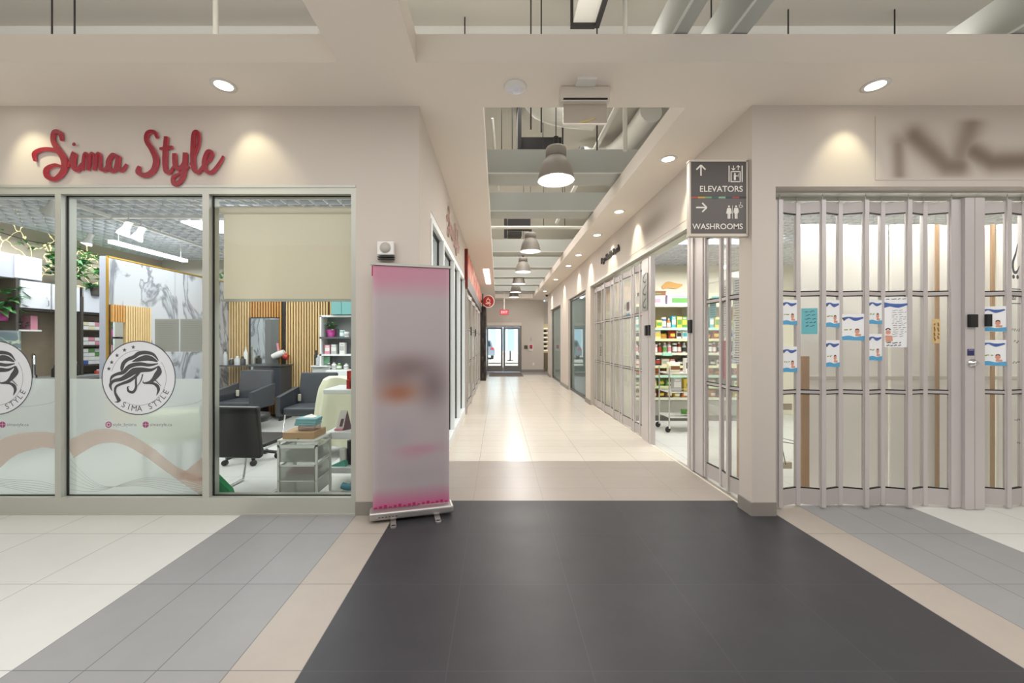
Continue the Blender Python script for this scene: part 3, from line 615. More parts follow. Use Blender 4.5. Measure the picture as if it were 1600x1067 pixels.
# ================================================================== ROLL-UP BANNER
def banner():
    A = Vector((-.975, 3.10, 0)); B = Vector((-.372, 3.265, 0)); L = (B-A).length; ang = math.atan2((B-A).y, (B-A).x)
    t = thing('roll_up_banner', 'tall pink and grey blurred roll-up banner before the left pillar', 'banner', (A.x, A.y, 0), ang)
    with at_origin(t):
        nx, nz = 24, 70; z0_, z1_ = .085, 1.955; L0 = .02
        v = []; c = []
        def g(u, w_, cu, cw, su, sw): return math.exp(-((u-cu)/su)**2-((w_-cw)/sw)**2)
        for j in range(nz+1):
            w_ = j/nz
            for i in range(nx+1):
                u = i/nx; v.append((L0+(L-2*L0)*u, 0, z0_+(z1_-z0_)*w_))
                base = [.69, .65, .66]; pink = [.74, .50, .58]; mag = [.70, .33, .49]
                edge = 1-min(1, min(u, 1-u)/.06)
                a_ = min(1, max(0, (w_-.86)/.09))*(1-.25*u); col = [base[k]*(1-a_)+pink[k]*a_ for k in range(3)]
                a_ = min(1, max(0, (.09-w_)/.09))**1.2; col = [col[k]*(1-a_)+mag[k]*a_ for k in range(3)]
                for (cu, cw, su, sw, cc, st_) in ((.45, .585, .34, .05, [.40, .32, .31], .55), (.78, .50, .2, .085, [.38, .32, .33], .6), (.33, .475, .24, .04, [.62, .37, .26], .8), (.3, .54, .26, .05, [.44, .34, .33], .45), (.6, .235, .3, .02, [.72, .45, .55], .5), (.5, .21, .2, .02, [.72, .5, .58], .3), (.5, .13, .4, .07, [.6, .56, .6], .3), (.32, .3, .16, .05, [.6, .58, .62], .4)):
                    q_ = g(u, w_, cu, cw, su, sw)*st_; col = [col[k]*(1-q_)+cc[k]*q_ for k in range(3)]
                col = [min(1, x+.05*edge) for x in col]
                c.append(lin(col))
        m = MB(); fs = [(j*(nx+1)+i, j*(nx+1)+i+1, (j+1)*(nx+1)+i+1, (j+1)*(nx+1)+i) for j in range(nz) for i in range(nx)]
        m.add(v, fs, 0); bm_ = bpy.data.materials.new('banner_print'); bm_.use_nodes = True; nt = bm_.node_tree; b = nt.nodes['Principled BSDF']
        vc = nt.nodes.new('ShaderNodeVertexColor'); vc.layer_name = 'print'; nt.links.new(vc.outputs[0], b.inputs['Base Color']); b.inputs['Roughness'].default_value = .5
        o = m.build('banner_print', bm_, t); at = o.data.color_attributes.new('print', 'FLOAT_COLOR', 'POINT')
        for i, cc in enumerate(c): at.data[i].color = (*cc, 1)
        m2 = MB(); m2.box(L0, L-L0, .001, .003, z0_, z1_); m2.build('banner_backing', white, t)
        MB().box(.0, L, -.012, .012, 1.955, 1.972).build('top_rail', alu, t)
        silver = mat('silver', 'b4b0ae', .35, .7)
        MB().bbox(-.008, L+.008, -.075, .075, .022, .082, .018, seg=3).build('base_cassette', silver, t)
        m = MB()
        for k in range(16): m.box(.03+k*.036, .052+k*.036, -.002, -.0005, .088, .098+.006*(k % 3)); 
        m.box(.012, .02, -.002, -.0005, 1.87, 1.95)
        m.build('magenta_pattern', mat('magenta', 'a01858', .5), t)
        m = MB()
        for k in range(6): m.box(.06+k*.025, .076+k*.025, -.0765, -.0755, .045, .052)
        m.build('cassette_lettering', mat('cassette_print', '55504e', .5), t)
        for xx in (.17, .50):
            MB().bbox(xx-.022, xx+.022, -.16, .14, .001, .012, .004).lathe([(.022, .001), (.022, .012)], xx, -.16, 16).box(xx-.02, xx+.02, -.05, .05, .01, .026).build('foot', silver, t)
        MB().tube([(L/2, .03, .08), (L/2, .03, 1.96)], .008, 8).build('support_pole', silver, t)
    return t
banner()
# ================================================================== FOLDING GATES
def gate(name, label, P, z1=2.53, front=-1, panemat=Gg, hang=True, zb=.012, kick=.155, mids=((.936, .970), (1.745, 1.785)), head=.10):
    c_ = Vector((sum(p[0] for p in P)/len(P), sum(p[1] for p in P)/len(P), 0))
    t = thing(name, label, 'folding gate', c_)
    MM = []
    for i, p in enumerate(P):
        m = MB(); m.box(p[0]-.017, p[0]+.017, p[1]-.016, p[1]+.016, zb, z1)
        m.lathe([(.011, zb), (.011, z1)], p[0]-.008, p[1], 8).lathe([(.011, zb), (.011, z1)], p[0]+.008, p[1], 8)
        if hang: m.lathe([(.004, z1), (.004, z1+.045)], p[0], p[1], 6)
        m.build('post', gatem, t)
    for a_, b_ in zip(P[:-1], P[1:]):
        A = Vector((a_[0], a_[1], 0)); B = Vector((b_[0], b_[1], 0)); L = (B-A).length
        M = Matrix.Translation(A) @ rotz(math.atan2((B-A).y, (B-A).x)); MM.append((M, L))
        m = MB(M); e = .016
        m.box(e, e+.006, -.009, .009, zb+.01, z1-.012); m.box(L-e-.006, L-e, -.009, .009, zb+.01, z1-.012); m.box(e, L-e, -.008, .008, zb+.01, kick); m.box(e, L-e, -.008, .008, z1-head, z1-.012)
        for q0, q1 in mids: m.box(e, L-e, -.008, .008, q0+.006, q1-.006)
        for zz in [kick, z1-head-.008] + [z for q0, q1 in mids for z in (q0-.003, q1-.005)]: m.box(e, L-e, -.0085, .0085, zz, zz+.008, 1)
        pn = m.build('panel', [gatec, black], t)
        g_ = MB(M); g_.add([(e, 0, kick), (L-e, 0, kick), (L-e, 0, z1-head), (e, 0, z1-head)], [(0, 1, 2, 3)]); g_.build('pane', panemat, pn)
    return t, MM
# right front gate, two leaves
P = []
for k in range(5):
    P.append((2.312+.352*k, 3.335))
    if k < 4: P.append((2.495+.352*k, 3.39))
gt, GM = gate('folding_gate', 'grey zigzag glass folding gate closing the right front shop, left leaf', P)
m = MB(); m.box(2.19, 2.295, 3.33, 3.36, .012, 2.53); m.box(2.296, 2.3, 3.325, 3.36, .012, 2.53); m.build('jamb_panel', gatem, gt)
m = MB(); m.box(3.738, 3.795, 3.33, 3.36, .012, 2.535); m.box(3.80, 3.876, 3.305, 3.35, .004, 2.54); m.box(3.88, 3.96, 3.305, 3.35, .004, 2.54)
m.lathe([(.005, .012), (.005, 2.53)], 3.797, 3.335, 8); m.build('lead_stile', gatem, gt)
MB().bbox(3.815, 3.88, 3.28, 3.305, 1.485, 1.59, .004).build('handle', black, gt)
MB().lathe([(.034, 0), (.034, .008), (.022, .012), (.02, .03), (.012, .034)], M=Matrix.Translation((3.853, 3.305, 1.195)) @ Matrix.Rotation(pi/2, 4, 'X'), n=20).box(3.845, 3.875, 3.268, 3.275, 1.19, 1.2).build('lock_cylinder', chrome, gt)
MB().box(3.817, 3.872, 3.303, 3.305, 1.255, 1.31).box(3.823, 3.866, 3.3025, 3.303, 1.297, 1.304, 1).build('navy_sticker', [mat('navy', '2b2a5e', .5), mat('sticker_text', '8d8cba', .5)], gt)
P2 = [(4.0, 3.39), (4.18, 3.335), (4.37, 3.39), (4.53, 3.335), (4.72, 3.39), (4.88, 3.335), (5.07, 3.39), (5.23, 3.335), (5.6, 3.37)]
gt2, GM2 = gate('folding_gate', 'grey zigzag glass folding gate of right front shop, right leaf with Persian lettering', P2)
MB().bbox(3.955, 4.0, 3.285, 3.305, 1.49, 1.592, .004).build('handle', black, gt2)
tr = MB(); tr.box(2.187, 7, 3.30, 3.42, 2.575, 2.60); tr.box(2.187, 7, 3.40, 3.42, 2.545, 2.6); struct('trim_2', tr, alu, 'overhead track of the right front folding gate')
# corridor gate right, near leaf
Pn = [(2.15, 3.42), (2.09, 3.68), (2.115, 3.84), (2.09, 4.08)]
gn, GN = gate('folding_gate', 'folded glass gate leaf beside the right pillar under the sign', Pn, 2.50)
MB().box(2.065, 2.10, 4.10, 4.27, .008, 2.50).box(2.05, 2.11, 4.275, 4.33, .008, 2.51).box(2.05, 2.11, 4.345, 4.40, .004, 2.515).build('lead_stile', gatem, gn)
MB().bbox(2.03, 2.05, 4.285, 4.355, 1.46, 1.60, .004).build('handle', black, gn)
Pf = [(2.06+.03*(i % 2), y) for i, y in enumerate((5.75, 5.95, 6.13, 6.32, 6.72, 6.95, 7.2, 7.5, 7.82, 8.15, 8.46, 8.74))]
gf, GF = gate('folding_gate', 'long zigzag glass gate leaf along the right corridor shop', Pf, 2.50)
MB().box(2.03, 2.09, 5.40, 5.47, .004, 2.51).box(2.03, 2.09, 5.49, 5.72, .004, 2.505).build('lead_stile', gatem, gf)
MB().box(2.02, 2.025, 5.50, 5.70, 1.8, 2.3).build('lead_glass', mat('lead_glass_dark', '9fa39c', .25), gf)
MB().bbox(2.01, 2.03, 5.51, 5.58, 1.45, 1.59, .004).bbox(2.01, 2.03, 5.41, 5.46, 1.45, 1.59, .004).build('handle', black, gf)
tr = MB(); tr.box(2.04, 2.16, 3.37, 8.79, 2.535, 2.56); tr.box(1.99, 2.0, 3.37, 8.79, 2.56, 2.60); struct('trim_3', tr, alu, 'overhead track of the right corridor folding gate')
tr = MB(); tr.box(2.03, 2.045, 3.37, 8.79, 0, .006); struct('trim_4', tr, mat('floor_track', 'e0dcd0', .4), 'pale floor track of the corridor gate')
# corridor gate left
Pl = [(-.60-.03*(i % 2), 7.70+.70*i) for i in range(9)]
gl, GL = gate('folding_gate', 'grey folding gate closing the left corridor shop under orange sign', Pl, 2.36, mids=((.936, .970), (1.60, 1.64)), hang=False)
MB().bbox(-.58, -.56, 8.6, 8.7, 1.5, 1.68, .004).build('handle', black, gl)
MB().bbox(-.58, -.56, 10.3, 10.42, 1.5, 1.68, .004).build('handle', black, gl)
# ---- big Persian style lettering on gates
pink_ = mat('lettering_dark', '2e3238', .5)
def scribble(m, x0, x1, z0, z1, n, mi=0, seed=1, y=0, w_=.003):
    r = random.Random(seed); dz = (z1-z0)/n
    for j in range(n):
        zc = z1-dz*(j+.5); x = x0+(x1-x0)*r.random()*.12; xe = x1-(x1-x0)*r.random()*.15
        while x < xe-.01:
            L = min(xe-x, .012+r.random()*.03); a_ = dz*.22
            m.stroke([(x, zc+a_*r.uniform(-.6, .6)), (x+L*.3, zc-a_*r.random()), (x+L*.7, zc+a_*r.uniform(-.2, 1)), (x+L, zc)], [w_, w_*1.3, w_], y, y, mi, res=2)
            x += L+.006+r.random()*.006
M, L = GM2[1]
m = MB(M); yy2 = -.002
m.stroke([(.135, 2.18), (.11, 2.10), (.07, 2.02), (.08, 1.95), (.12, 1.945), (.16, 2.0)], [.008, .022, .03, .028, .024, .004], yy2, yy2)
m.disc(.08, 1.905, .018, yy2, 0, 12).disc(.135, 1.905, .018, yy2, 0, 12)
m.box(.02, L, yy2, yy2+.0004, 1.80, 1.808).box(.02, L, yy2, yy2+.0004, 1.68, 1.688).box(.02, .026, yy2, yy2+.0004, 1.70, 1.80)
m.text('lar', .10, yy2, 0, .04, 1.715, 0, weight=.01)
scribble(m, .03, L-.02, 1.43, 1.50, 1, seed=5, y=yy2, w_=.005); scribble(m, .07, L-.03, 1.33, 1.41, 1, seed=6, y=yy2, w_=.006); scribble(m, .06, L-.02, 1.16, 1.24, 1, seed=7, y=yy2, w_=.006)
scribble(m, .09, L-.01, .68, .76, 1, seed=8, y=yy2, w_=.006); scribble(m, .12, L-.01, .50, .56, 1, seed=9, y=yy2, w_=.006)
o = m.build('window_lettering', mat('lettering_grey', '585c62', .5), gt2)
m = MB()
for k_, (y_, z_) in enumerate(((5.6, 2.25), (5.6, 2.08), (5.6, 1.9))):
    m.stroke([(y_-.07, z_+.06), (y_+.02, z_+.02), (y_+.05, z_-.04), (y_-.03, z_-.07), (y_-.06, z_-.03)], [.01, .02, .022, .02, .01], 0, 0, 0, rotz(pi/2) @ Matrix.Translation((0, -2.018, 0)))
m.build('window_lettering', pink_, gf)
# phone number running down first panes
M, L = GF[9]
m = MB(); V, Fc, wd = TXT('905 - 881 - 9494', .01)
Mx = Matrix.Translation((2.04, 8.12, 1.74)) @ rotz(-pi/2) @ Matrix.Rotation(pi/2, 4, 'Y')
m.add([(p[0]*.098, 0, p[1]*.16) for p in V], Fc, 0, Mx); m.build('phone_number', pink_, gf)
# ================================================================== FLYERS
pap = mat('paper_white', 'f0f0f2', .7); blue = mat('flyer_blue', '4a66a8', .6); wave = mat('flyer_wave', '59a4cf', .6); skin = mat('flyer_skin', 'd99c86', .6); inkd = mat('print_dark', '4d4f58', .6); green_ = mat('flyer_green', '8a9a3c', .6); teal = mat('note_teal', '6fb9c2', .7); hair_ = mat('flyer_hair', '3a2620', .6)
def flyer(M, L, u0, u1, z0, z1, label, seed, kind='flyer'):
    m = MB(M); d = .012; x0_, x1_ = u0*L, u1*L; w_ = x1_-x0_; h = z1-z0
    m.box(x0_, x1_, -d, -d+.001, z0, z1, 0); y_ = -d-.0006
    if kind == 'flyer':
        m.stroke([(x0_+.04*w_, z1-.2*h), (x0_+.3*w_, z1-.13*h), (x0_+.6*w_, z1-.2*h), (x0_+.95*w_, z1-.14*h)], [h*.14, h*.05, h*.13, h*.05], y_, y_, 1)
        m.stroke([(x0_+.02*w_, z1-.14*h), (x0_+.12*w_, z1-.24*h)], [h*.05, h*.05], y_-.0002, y_-.0002, 5)
        m.disc(x0_+.68*w_, z0+.34*h, min(w_, h)*.11, y_, 3, 16); m.disc(x0_+.68*w_, z0+.38*h, min(w_, h)*.10, y_-.0002, 6, 16, min(w_, h)*.05, a0=.2, a1=3.0)
        m.stroke([(x0_+.6*w_, z0+.22*h), (x0_+.85*w_, z0+.2*h)], [h*.1, h*.08], y_, y_, 3, res=1)
        scribble(m, x0_+.08*w_, x0_+.5*w_, z0+.36*h, z0+.46*h, 1, 4, seed, y_, h*.03)
        m.stroke([(x0_, z0+.08*h), (x0_+.3*w_, z0+.1*h), (x0_+.6*w_, z0+.07*h), (x1_, z0+.09*h)], [h*.14, h*.17, h*.13, h*.17], y_-.0002, y_-.0002, 2)
    elif kind == 'note':
        scribble(m, x0_+.2*w_, x1_-.1*w_, z0+.25*h, z1-.06*h, 5, 5, seed, y_, .004)
    elif kind == 'poster':
        scribble(m, x0_+.05*w_, x1_-.05*w_, z1-.06*h, z1-.01*h, 1, 5, seed, y_, .004)
        m.stroke([(x0_, z1-.15*h), (x0_+.25*w_, z1-.15*h), (x0_+.6*w_, z1-.17*h), (x1_, z1-.14*h)], [h*.12, h*.06, h*.08, h*.03], y_, y_, 1)
        scribble(m, x0_+.3*w_, x1_-.04*w_, z0+.2*h, z1-.24*h, 13, 5, seed+1, y_, .0022)
        m.disc(x0_+.17*w_, z0+.30*h, .018, y_, 3, 16); m.disc(x0_+.17*w_, z0+.34*h, .019, y_-.0002, 6, 16, .010, a0=.1, a1=3.1); m.stroke([(x0_+.06*w_, z0+.17*h), (x0_+.35*w_, z0+.18*h)], [h*.14, h*.1], y_, y_, 3, res=1)
        scribble(m, x0_+.04*w_, x1_-.2*w_, z0+.01*h, z0+.12*h, 2, 5, seed+2, y_, .005)
    return tag(m.build('poster' if kind == 'poster' else 'paper_note' if kind == 'note' else 'flyer', [teal if kind == 'note' else pap, blue, wave, skin, green_, inkd, hair_], loc='base'), label, 'poster' if kind == 'poster' else 'note' if kind == 'note' else 'flyer', None if kind != 'flyer' else 'swimming flyers on the folding gate')
ZF = lambda y: H-(y-533)*3.35/635
for gi, u0, u1, ya, yb, lab in ((0, .08, .92, 467.7, 507, 'swimming flyer on the leftmost narrow pane, upper of two'), (0, .08, .92, 541, 581, 'swimming flyer on the leftmost narrow pane, lower of two'), (2, .08, .92, 468, 511, 'swimming flyer on the second narrow pane, upper of two'), (2, .08, .92, 531, 573, 'swimming flyer on the second narrow pane, lower of two'), (3, .08, .93, 490, 531.5, 'single swimming flyer alone on a wide pane mid gate'), (4, .08, .92, 468, 506, 'swimming flyer beside the large text poster, upper of two'), (4, .08, .92, 521, 563, 'swimming flyer beside the large text poster, lower of two')):
    flyer(GM[gi][0], GM[gi][1], u0, u1, ZF(yb), ZF(ya), lab, gi*3+int(ya))
flyer(GM2[0][0], GM2[0][1], .06, .92, ZF(517.5), ZF(478), 'swimming flyer on the pane right of black handles, upper of two', 51)
flyer(GM2[0][0], GM2[0][1], .06, .92, ZF(571), ZF(530.6), 'swimming flyer on the pane right of black handles, lower of two', 52)
flyer(GM[1][0], GM[1][1], .15, .78, ZF(521.5), ZF(481), 'light blue handwritten note on the first wide gate pane', 3, 'note')
flyer(GM[5][0], GM[5][1], .07, .94, ZF(542), ZF(464), 'large white poster crowded with small dark print on right gate', 4, 'poster')
# gold tag on stick
t = thing('open_tag', 'small gilded paper tag taped on the brown strip behind the gate', 'tag', (3.63, 3.42, 1.35))
M, L = GM[7]
MB(M).bbox(.05, .10, -.014, -.010, 1.355, 1.555, .001).build('tag_card', mat('gold_paper', 'd8bb84', .5, noise=.2, nscale=60), t)
m = MB(M @ Matrix.Translation((.075, -.0165, 1.455)) @ Matrix.Rotation(pi/2, 4, 'Y')); scribble(m, -.08, .08, -.022, .022, 2, 0, 12, 0, .006); m.build('tag_print', mat('tag_ink', '7a5430', .6), t)
# ================================================================== RIGHT SHOP INTERIOR
iw = mat('shop_wall', 'e4dfcc', .8); board = mat('partition_board', 'f4efe8', .75, noise=.03, nscale=1.5)
m = MB(); m.box(2.2, 6.6, 7.55, 7.65, 0, 3.2); m.box(6.5, 6.6, 3.42, 7.55, 0, 3.2); m.box(2.2, 2.25, 7.9, 8.7, 0, 3.2)
struct('wall_shop_back', m, iw, 'cream back wall inside the right corner shop')
def lattice(name, x0, x1, y0, y1, z, step, label):
    m = MB(); x = x0
    while x < x1: m.box(x, x+.014, y0, y1, z, z+.03); x += step
    y = y0
    while y < y1: m.box(x0, x1, y, y+.014, z, z+.03); y += step
    struct(name, m, mat('lattice_white', 'e8eaee', .5), label)
    m = MB(); m.box(x0, x1, y0, y1, z+.22, z+.26); struct(name, m, mat('lattice_back', 'a9aeb6', .8))
lattice('ceiling', 2.25, 6.5, 3.45, 7.55, 2.78, .12, 'white open lattice ceiling in the right shop')
m = MB(); m.box(2.5, 3.9, 5.6, 5.72, 2.74, 2.76); tag(m.build('tube_light', led, loc='base'), 'bright tube light under the corner shop lattice ceiling', 'light')
m = MB(); m.box(2.25, 3.45, 3.62, 3.72, 2.70, 2.73); tag(m.build('tube_light', led, loc='base'), 'bright tube light just behind the right front gate track', 'light')
# partition boards behind the front gate
pb = thing('partition_wall', 'plain white boards standing behind the right front gate', 'partition', (4.2, 3.75, 0))
for i, (xa, xb, yo) in enumerate(((2.78, 3.22, .0), (3.23, 3.62, .03), (3.63, 4.08, .01), (4.09, 4.6, .035), (4.61, 5.2, .0), (5.21, 6.2, .02))):
    MB().box(xa, xb, 3.74+yo, 3.76+yo, 0.0, 2.45).build('board', board, pb)
MB().box(2.78, 6.2, 3.73, 3.74, 1.02, 1.05).build('rail', mat('board_rail', 'cfc8bc', .7), pb)
brown = mat('brown_strip', 'a98258', .6)
for i, (xw, lab) in enumerate(((W(1464, 0, 3.72).x, 'thin brown batten on the boards behind the gold tag'), (W(1550.5, 0, 3.72).x, 'thin brown batten behind the flyers right of handles'))):
    tag(MB().box(xw-.013, xw+.013, 3.71, 3.728, .02, 2.44).build('wood_batten', brown, loc='base'), lab, 'batten')
a0 = W(1251, 556, 3.62); b0 = W(1262, 760, 3.62)
tag(MB().box(a0.x, b0.x, 3.60, 3.64, .0, a0.z).build('wood_stud', wood, loc='base'), 'orange pine stud standing behind the first wide gate pane', 'stud')
tag(MB().box(2.42, 2.46, 4.05, 4.12, .0, 1.25).build('wood_stud', wood, loc='base'), 'pine stud standing inside the shop behind the right pillar', 'stud')
# wire clutter bottom left pane
t = thing('wire_rack', 'thin wire rack with beige rails behind the leftmost gate pane', 'rack', (2.5, 3.75, 0))
MB().tube([(2.44, 3.7, .75), (2.62, 3.75, 1.0), (2.55, 3.7, .5), (2.75, 3.7, .45)], .004, 5).tube([(2.44, 3.7, .48), (2.7, 3.7, .44)], .004, 5).tube([(2.45, 3.68, 1.0), (2.62, 3.7, .25)], .004, 5).build('wire', darkm, t)
MB().box(2.3, 2.75, 3.8, 3.84, .73, .79).box(2.3, 2.75, 3.8, 3.84, .18, .24).build('cross_rail', mat('beige_rail', 'b8a88c', .6), t)
# gondola shelf facing the camera
SH = [.40, .60, .785, .95, 1.17, 1.41, 1.60, 2.0]
shelfm = mat('shelf_cream', 'e2e0d4', .5)
t = thing('display_shelf', 'cream metal shop shelving full of packaged groceries', 'shelf', (3.35, 7.2, 0))
MB().box(2.28, 4.42, 7.42, 7.46, 0, 2.05).build('back_panel', mat('shelf_back', 'cfc4a4', .6), t)
for x in (2.28, 3.35, 4.40): MB().box(x, x+.025, 7.0, 7.42, 0, 2.0).build('upright', shelfm, t)
MB().box(2.3, 4.4, 6.98, 7.42, 0.10, .36).build('base_panel', mat('shelf_base', '98968c', .6), t); MB().box(2.3, 4.4, 7.02, 7.4, 0, .10).build('kick_plate', mat('kick_dark', '6b675e', .6), t)
strips = [mat('price_strip_%d' % i, c, .5) for i, c in enumerate(('d8dcc8', 'cfd8a8', 'b8dcc8', 'dfe0b8'))]
for i, z in enumerate(SH):
    s_ = MB().box(2.3, 4.4, 6.98, 7.42, z-.02, z).build('shelf_board', shelfm, t)
    MB().box(2.3, 4.4, 6.97, 6.98, z-.035, z+.01).build('price_strip', strips[i % 4], s_)
tag(MB().box(2.82, 2.98, 6.955, 6.968, 1.125, 1.17).build('price_card', mat('price_green', '9ad8bd', .5), loc='base'), 'pale green price card on the bottle shelf edge', 'card')
cols = {'red': 'b23a2e', 'green': '5f9a4c', 'blue': '3a5fa6', 'yellow': 'd9c04a', 'white': 'e8e6e0', 'orange': 'd27a34', 'brown': '7a5236', 'black': '2b2826', 'teal': '4aa8b0', 'pink': 'd890a0', 'cream': 'e2d8b4', 'silver': 'b8bab8'}
PM = {k: mat('pack_'+k, v, .45) for k, v in cols.items()}
def product(kind, c1_, c2_, w_, h, d=.1):
    m = MB()
    if kind == 'carton':
        m.box(-w_/2, w_/2, -d/2, d/2, 0, h); m.box(-w_/2*.86, w_/2*.86, -d/2-.001, -d/2, h*.3, h*.72, 1); m.box(-w_/2*.6, w_/2*.6, -d/2-.0015, -d/2, h*.8, h*.9, 2)
    elif kind == 'bottle':
        r = w_/2; m.lathe([(r*.95, 0), (r, .01), (r, h*.62), (r*.55, h*.78), (r*.4, h*.82), (r*.4, h*.84)], n=12); m.lathe([(r*.48, h*.84), (r*.48, h)], n=10, mi=2); m.lathe([(r*1.02, h*.15), (r*1.02, h*.55)], n=12, mi=1, cap=False)
    elif kind == 'jar':
        r = w_/2; m.lathe([(r, 0), (r, h*.8), (r*.9, h*.84)], n=12); m.lathe([(r*.95, h*.84), (r*.95, h)], n=12, mi=2); m.lathe([(r*1.02, h*.15), (r*1.02, h*.65)], n=12, mi=1, cap=False)
    else:  # pouch
        for i in range(2):
            pass
        v = []; f = []; n = 8
        for j in range(6):
            q_ = j/5; dd = d*.5*sin(pi*min(1, q_*.9+.1))*.9+.003; ww = w_/2*(1-.06*sin(pi*q_))
            for k in range(n):
                a_ = 2*pi*k/n; v.append((ww*cos(a_), dd*sin(a_), h*q_))
        for j in range(5):
            for k in range(n): f.append((j*n+k, j*n+(k+1) % n, (j+1)*n+(k+1) % n, (j+1)*n+k))
        m.add(v, f, 0, smooth=True); m.add(v[:n], [list(range(n))[::-1]]); m.add(v[-n:], [list(range(n))])
        m.box(-w_*.3, w_*.3, -d*.5-.001, -d*.4, h*.3, h*.65, 1)
    me = m.build(kind, [PM[c1_], PM[c2_], PM['white'] if c1_ != 'white' else PM[c2_]])
    me.location = (0, 0, -50); return me
protos = {}
def place(kind, c1_, c2_, w_, h, x, y, z, label, group, d=.1, rz=0):
    k = (kind, c1_, c2_, w_, h, d)
    if k not in protos: o = product(kind, c1_, c2_, w_, h, d); protos[k] = o
    else: o = protos[k].copy(); COL.objects.link(o)
    o.location = (x, y, z); o.rotation_euler = (0, 0, rz); tag(o, label, {'carton': 'box', 'bottle': 'bottle', 'jar': 'jar', 'pouch': 'bag'}[kind], group); return o
ORD = ['first', 'second', 'third', 'fourth', 'fifth', 'sixth', 'seventh', 'eighth', 'ninth', 'tenth', 'eleventh', 'twelfth', 'thirteenth', 'fourteenth', 'fifteenth', 'sixteenth', 'seventeenth', 'eighteenth', 'nineteenth', 'twentieth', 'twenty-first', 'twenty-second']
shelfnames = ['bottom shelf', 'second lowest shelf', 'third lowest shelf', 'fourth lowest shelf', 'bottle shelf above the green card', 'sixth shelf up', 'seventh shelf up']
lines = [
 [('pouch', 'brown', 'yellow', .13, .12), ('pouch', 'brown', 'cream', .12, .13), ('pouch', 'yellow', 'white', .13, .1), ('pouch', 'orange', 'white', .12, .12)],
 [('pouch', 'green', 'cream', .13, .11), ('carton', 'cream', 'green', .12, .09), ('pouch', 'cream', 'yellow', .13, .1), ('pouch', 'green', 'yellow', .12, .12)],
 [('pouch', 'orange', 'brown', .13, .12), ('pouch', 'brown', 'orange', .11, .11), ('jar', 'cream', 'brown', .07, .1), ('pouch', 'yellow', 'orange', .12, .11)],
 [('carton', 'red', 'white', .1, .12), ('pouch', 'black', 'silver', .13, .11), ('carton', 'white', 'brown', .1, .1), ('carton', 'black', 'red', .09, .13), ('carton', 'cream', 'silver', .13, .12)],
 [('bottle', 'white', 'pink', .075, .19), ('jar', 'black', 'white', .075, .17), ('bottle', 'red', 'white', .07, .19), ('bottle', 'silver', 'black', .065, .18), ('jar', 'pink', 'white', .075, .15), ('bottle', 'brown', 'red', .07, .17), ('bottle', 'silver', 'green', .07, .18)],
 [('carton', 'white', 'black', .08, .15), ('carton', 'white', 'teal', .08, .15), ('carton', 'white', 'blue', .08, .15), ('carton', 'white', 'pink', .07, .15), ('carton', 'cream', 'yellow', .09, .15), ('pouch', 'yellow', 'orange', .12, .1), ('pouch', 'red', 'yellow', .13, .15)],
 [('carton', 'teal', 'white', .07, .21), ('carton', 'yellow', 'green', .085, .2), ('carton', 'green', 'yellow', .085, .2), ('carton', 'white', 'red', .085, .22), ('carton', 'yellow', 'green', .1, .14), ('jar', 'blue', 'white', .08, .19), ('bottle', 'orange', 'white', .06, .17)]]
for si, items in enumerate(lines):
    x = 2.36; n = 0; k = 1 if si in (0, 2) else 0
    while x < 4.3:
        it = items[k % len(items)]; k += 1
        if x < 3.37 < x+it[3]+.02: x = 3.39; continue
        place(*it, x+it[3]/2, 7.06+.02*(n % 2), SH[si], '%s and %s %s on the %s, %s from the left' % (it[1], it[2], {'carton': 'carton', 'bottle': 'bottle', 'jar': 'jar', 'pouch': 'bag'}[it[0]], shelfnames[si], ORD[min(n, 21)]), 'groceries on the %s' % shelfnames[si])
        x += it[3]+.012; n += 1
# boxes on top
for i, (xa, xb, za, zb_, c_, d_, lab) in enumerate(((2.45, 2.88, 2.0, 2.16, 'white', 'pink', 'white storage carton on top of the grocery shelf'), (2.5, 2.89, 2.16, 2.24, 'brown', 'green', 'flat green patterned box on the white carton atop shelf'), (2.92, 3.5, 2.0, 2.17, 'lav', 'green', 'lavender storage box with printed label atop the shelf'), (3.6, 4.1, 2.0, 2.2, 'cream', 'teal', 'cream carton atop the shelf behind the folded gate'))):
    cm = mat('lavender', 'b8a8c8', .5) if c_ == 'lav' else PM[c_]
    m = MB().box(xa, xb, 7.0, 7.3, za, zb_).box(xa+.08, xb-.08, 6.998, 7.0, za+.04, zb_-.05, 1).box(xa-.004, xb+.004, 6.995, 7.305, zb_-.02, zb_, 2)
    tag(m.build('storage_box', [cm, PM[d_], cm], loc='base'), lab, 'box')
tag(MB().stroke([(3.05, 2.36), (3.15, 2.42), (3.3, 2.40), (3.42, 2.42)], [.05, .12, .1, .02], 7.53, 7.54).build('wall_picture', mat('amber_pic', 'd9a860', .6), loc='base'), 'amber brushed wall art above the lavender box', 'wall art')
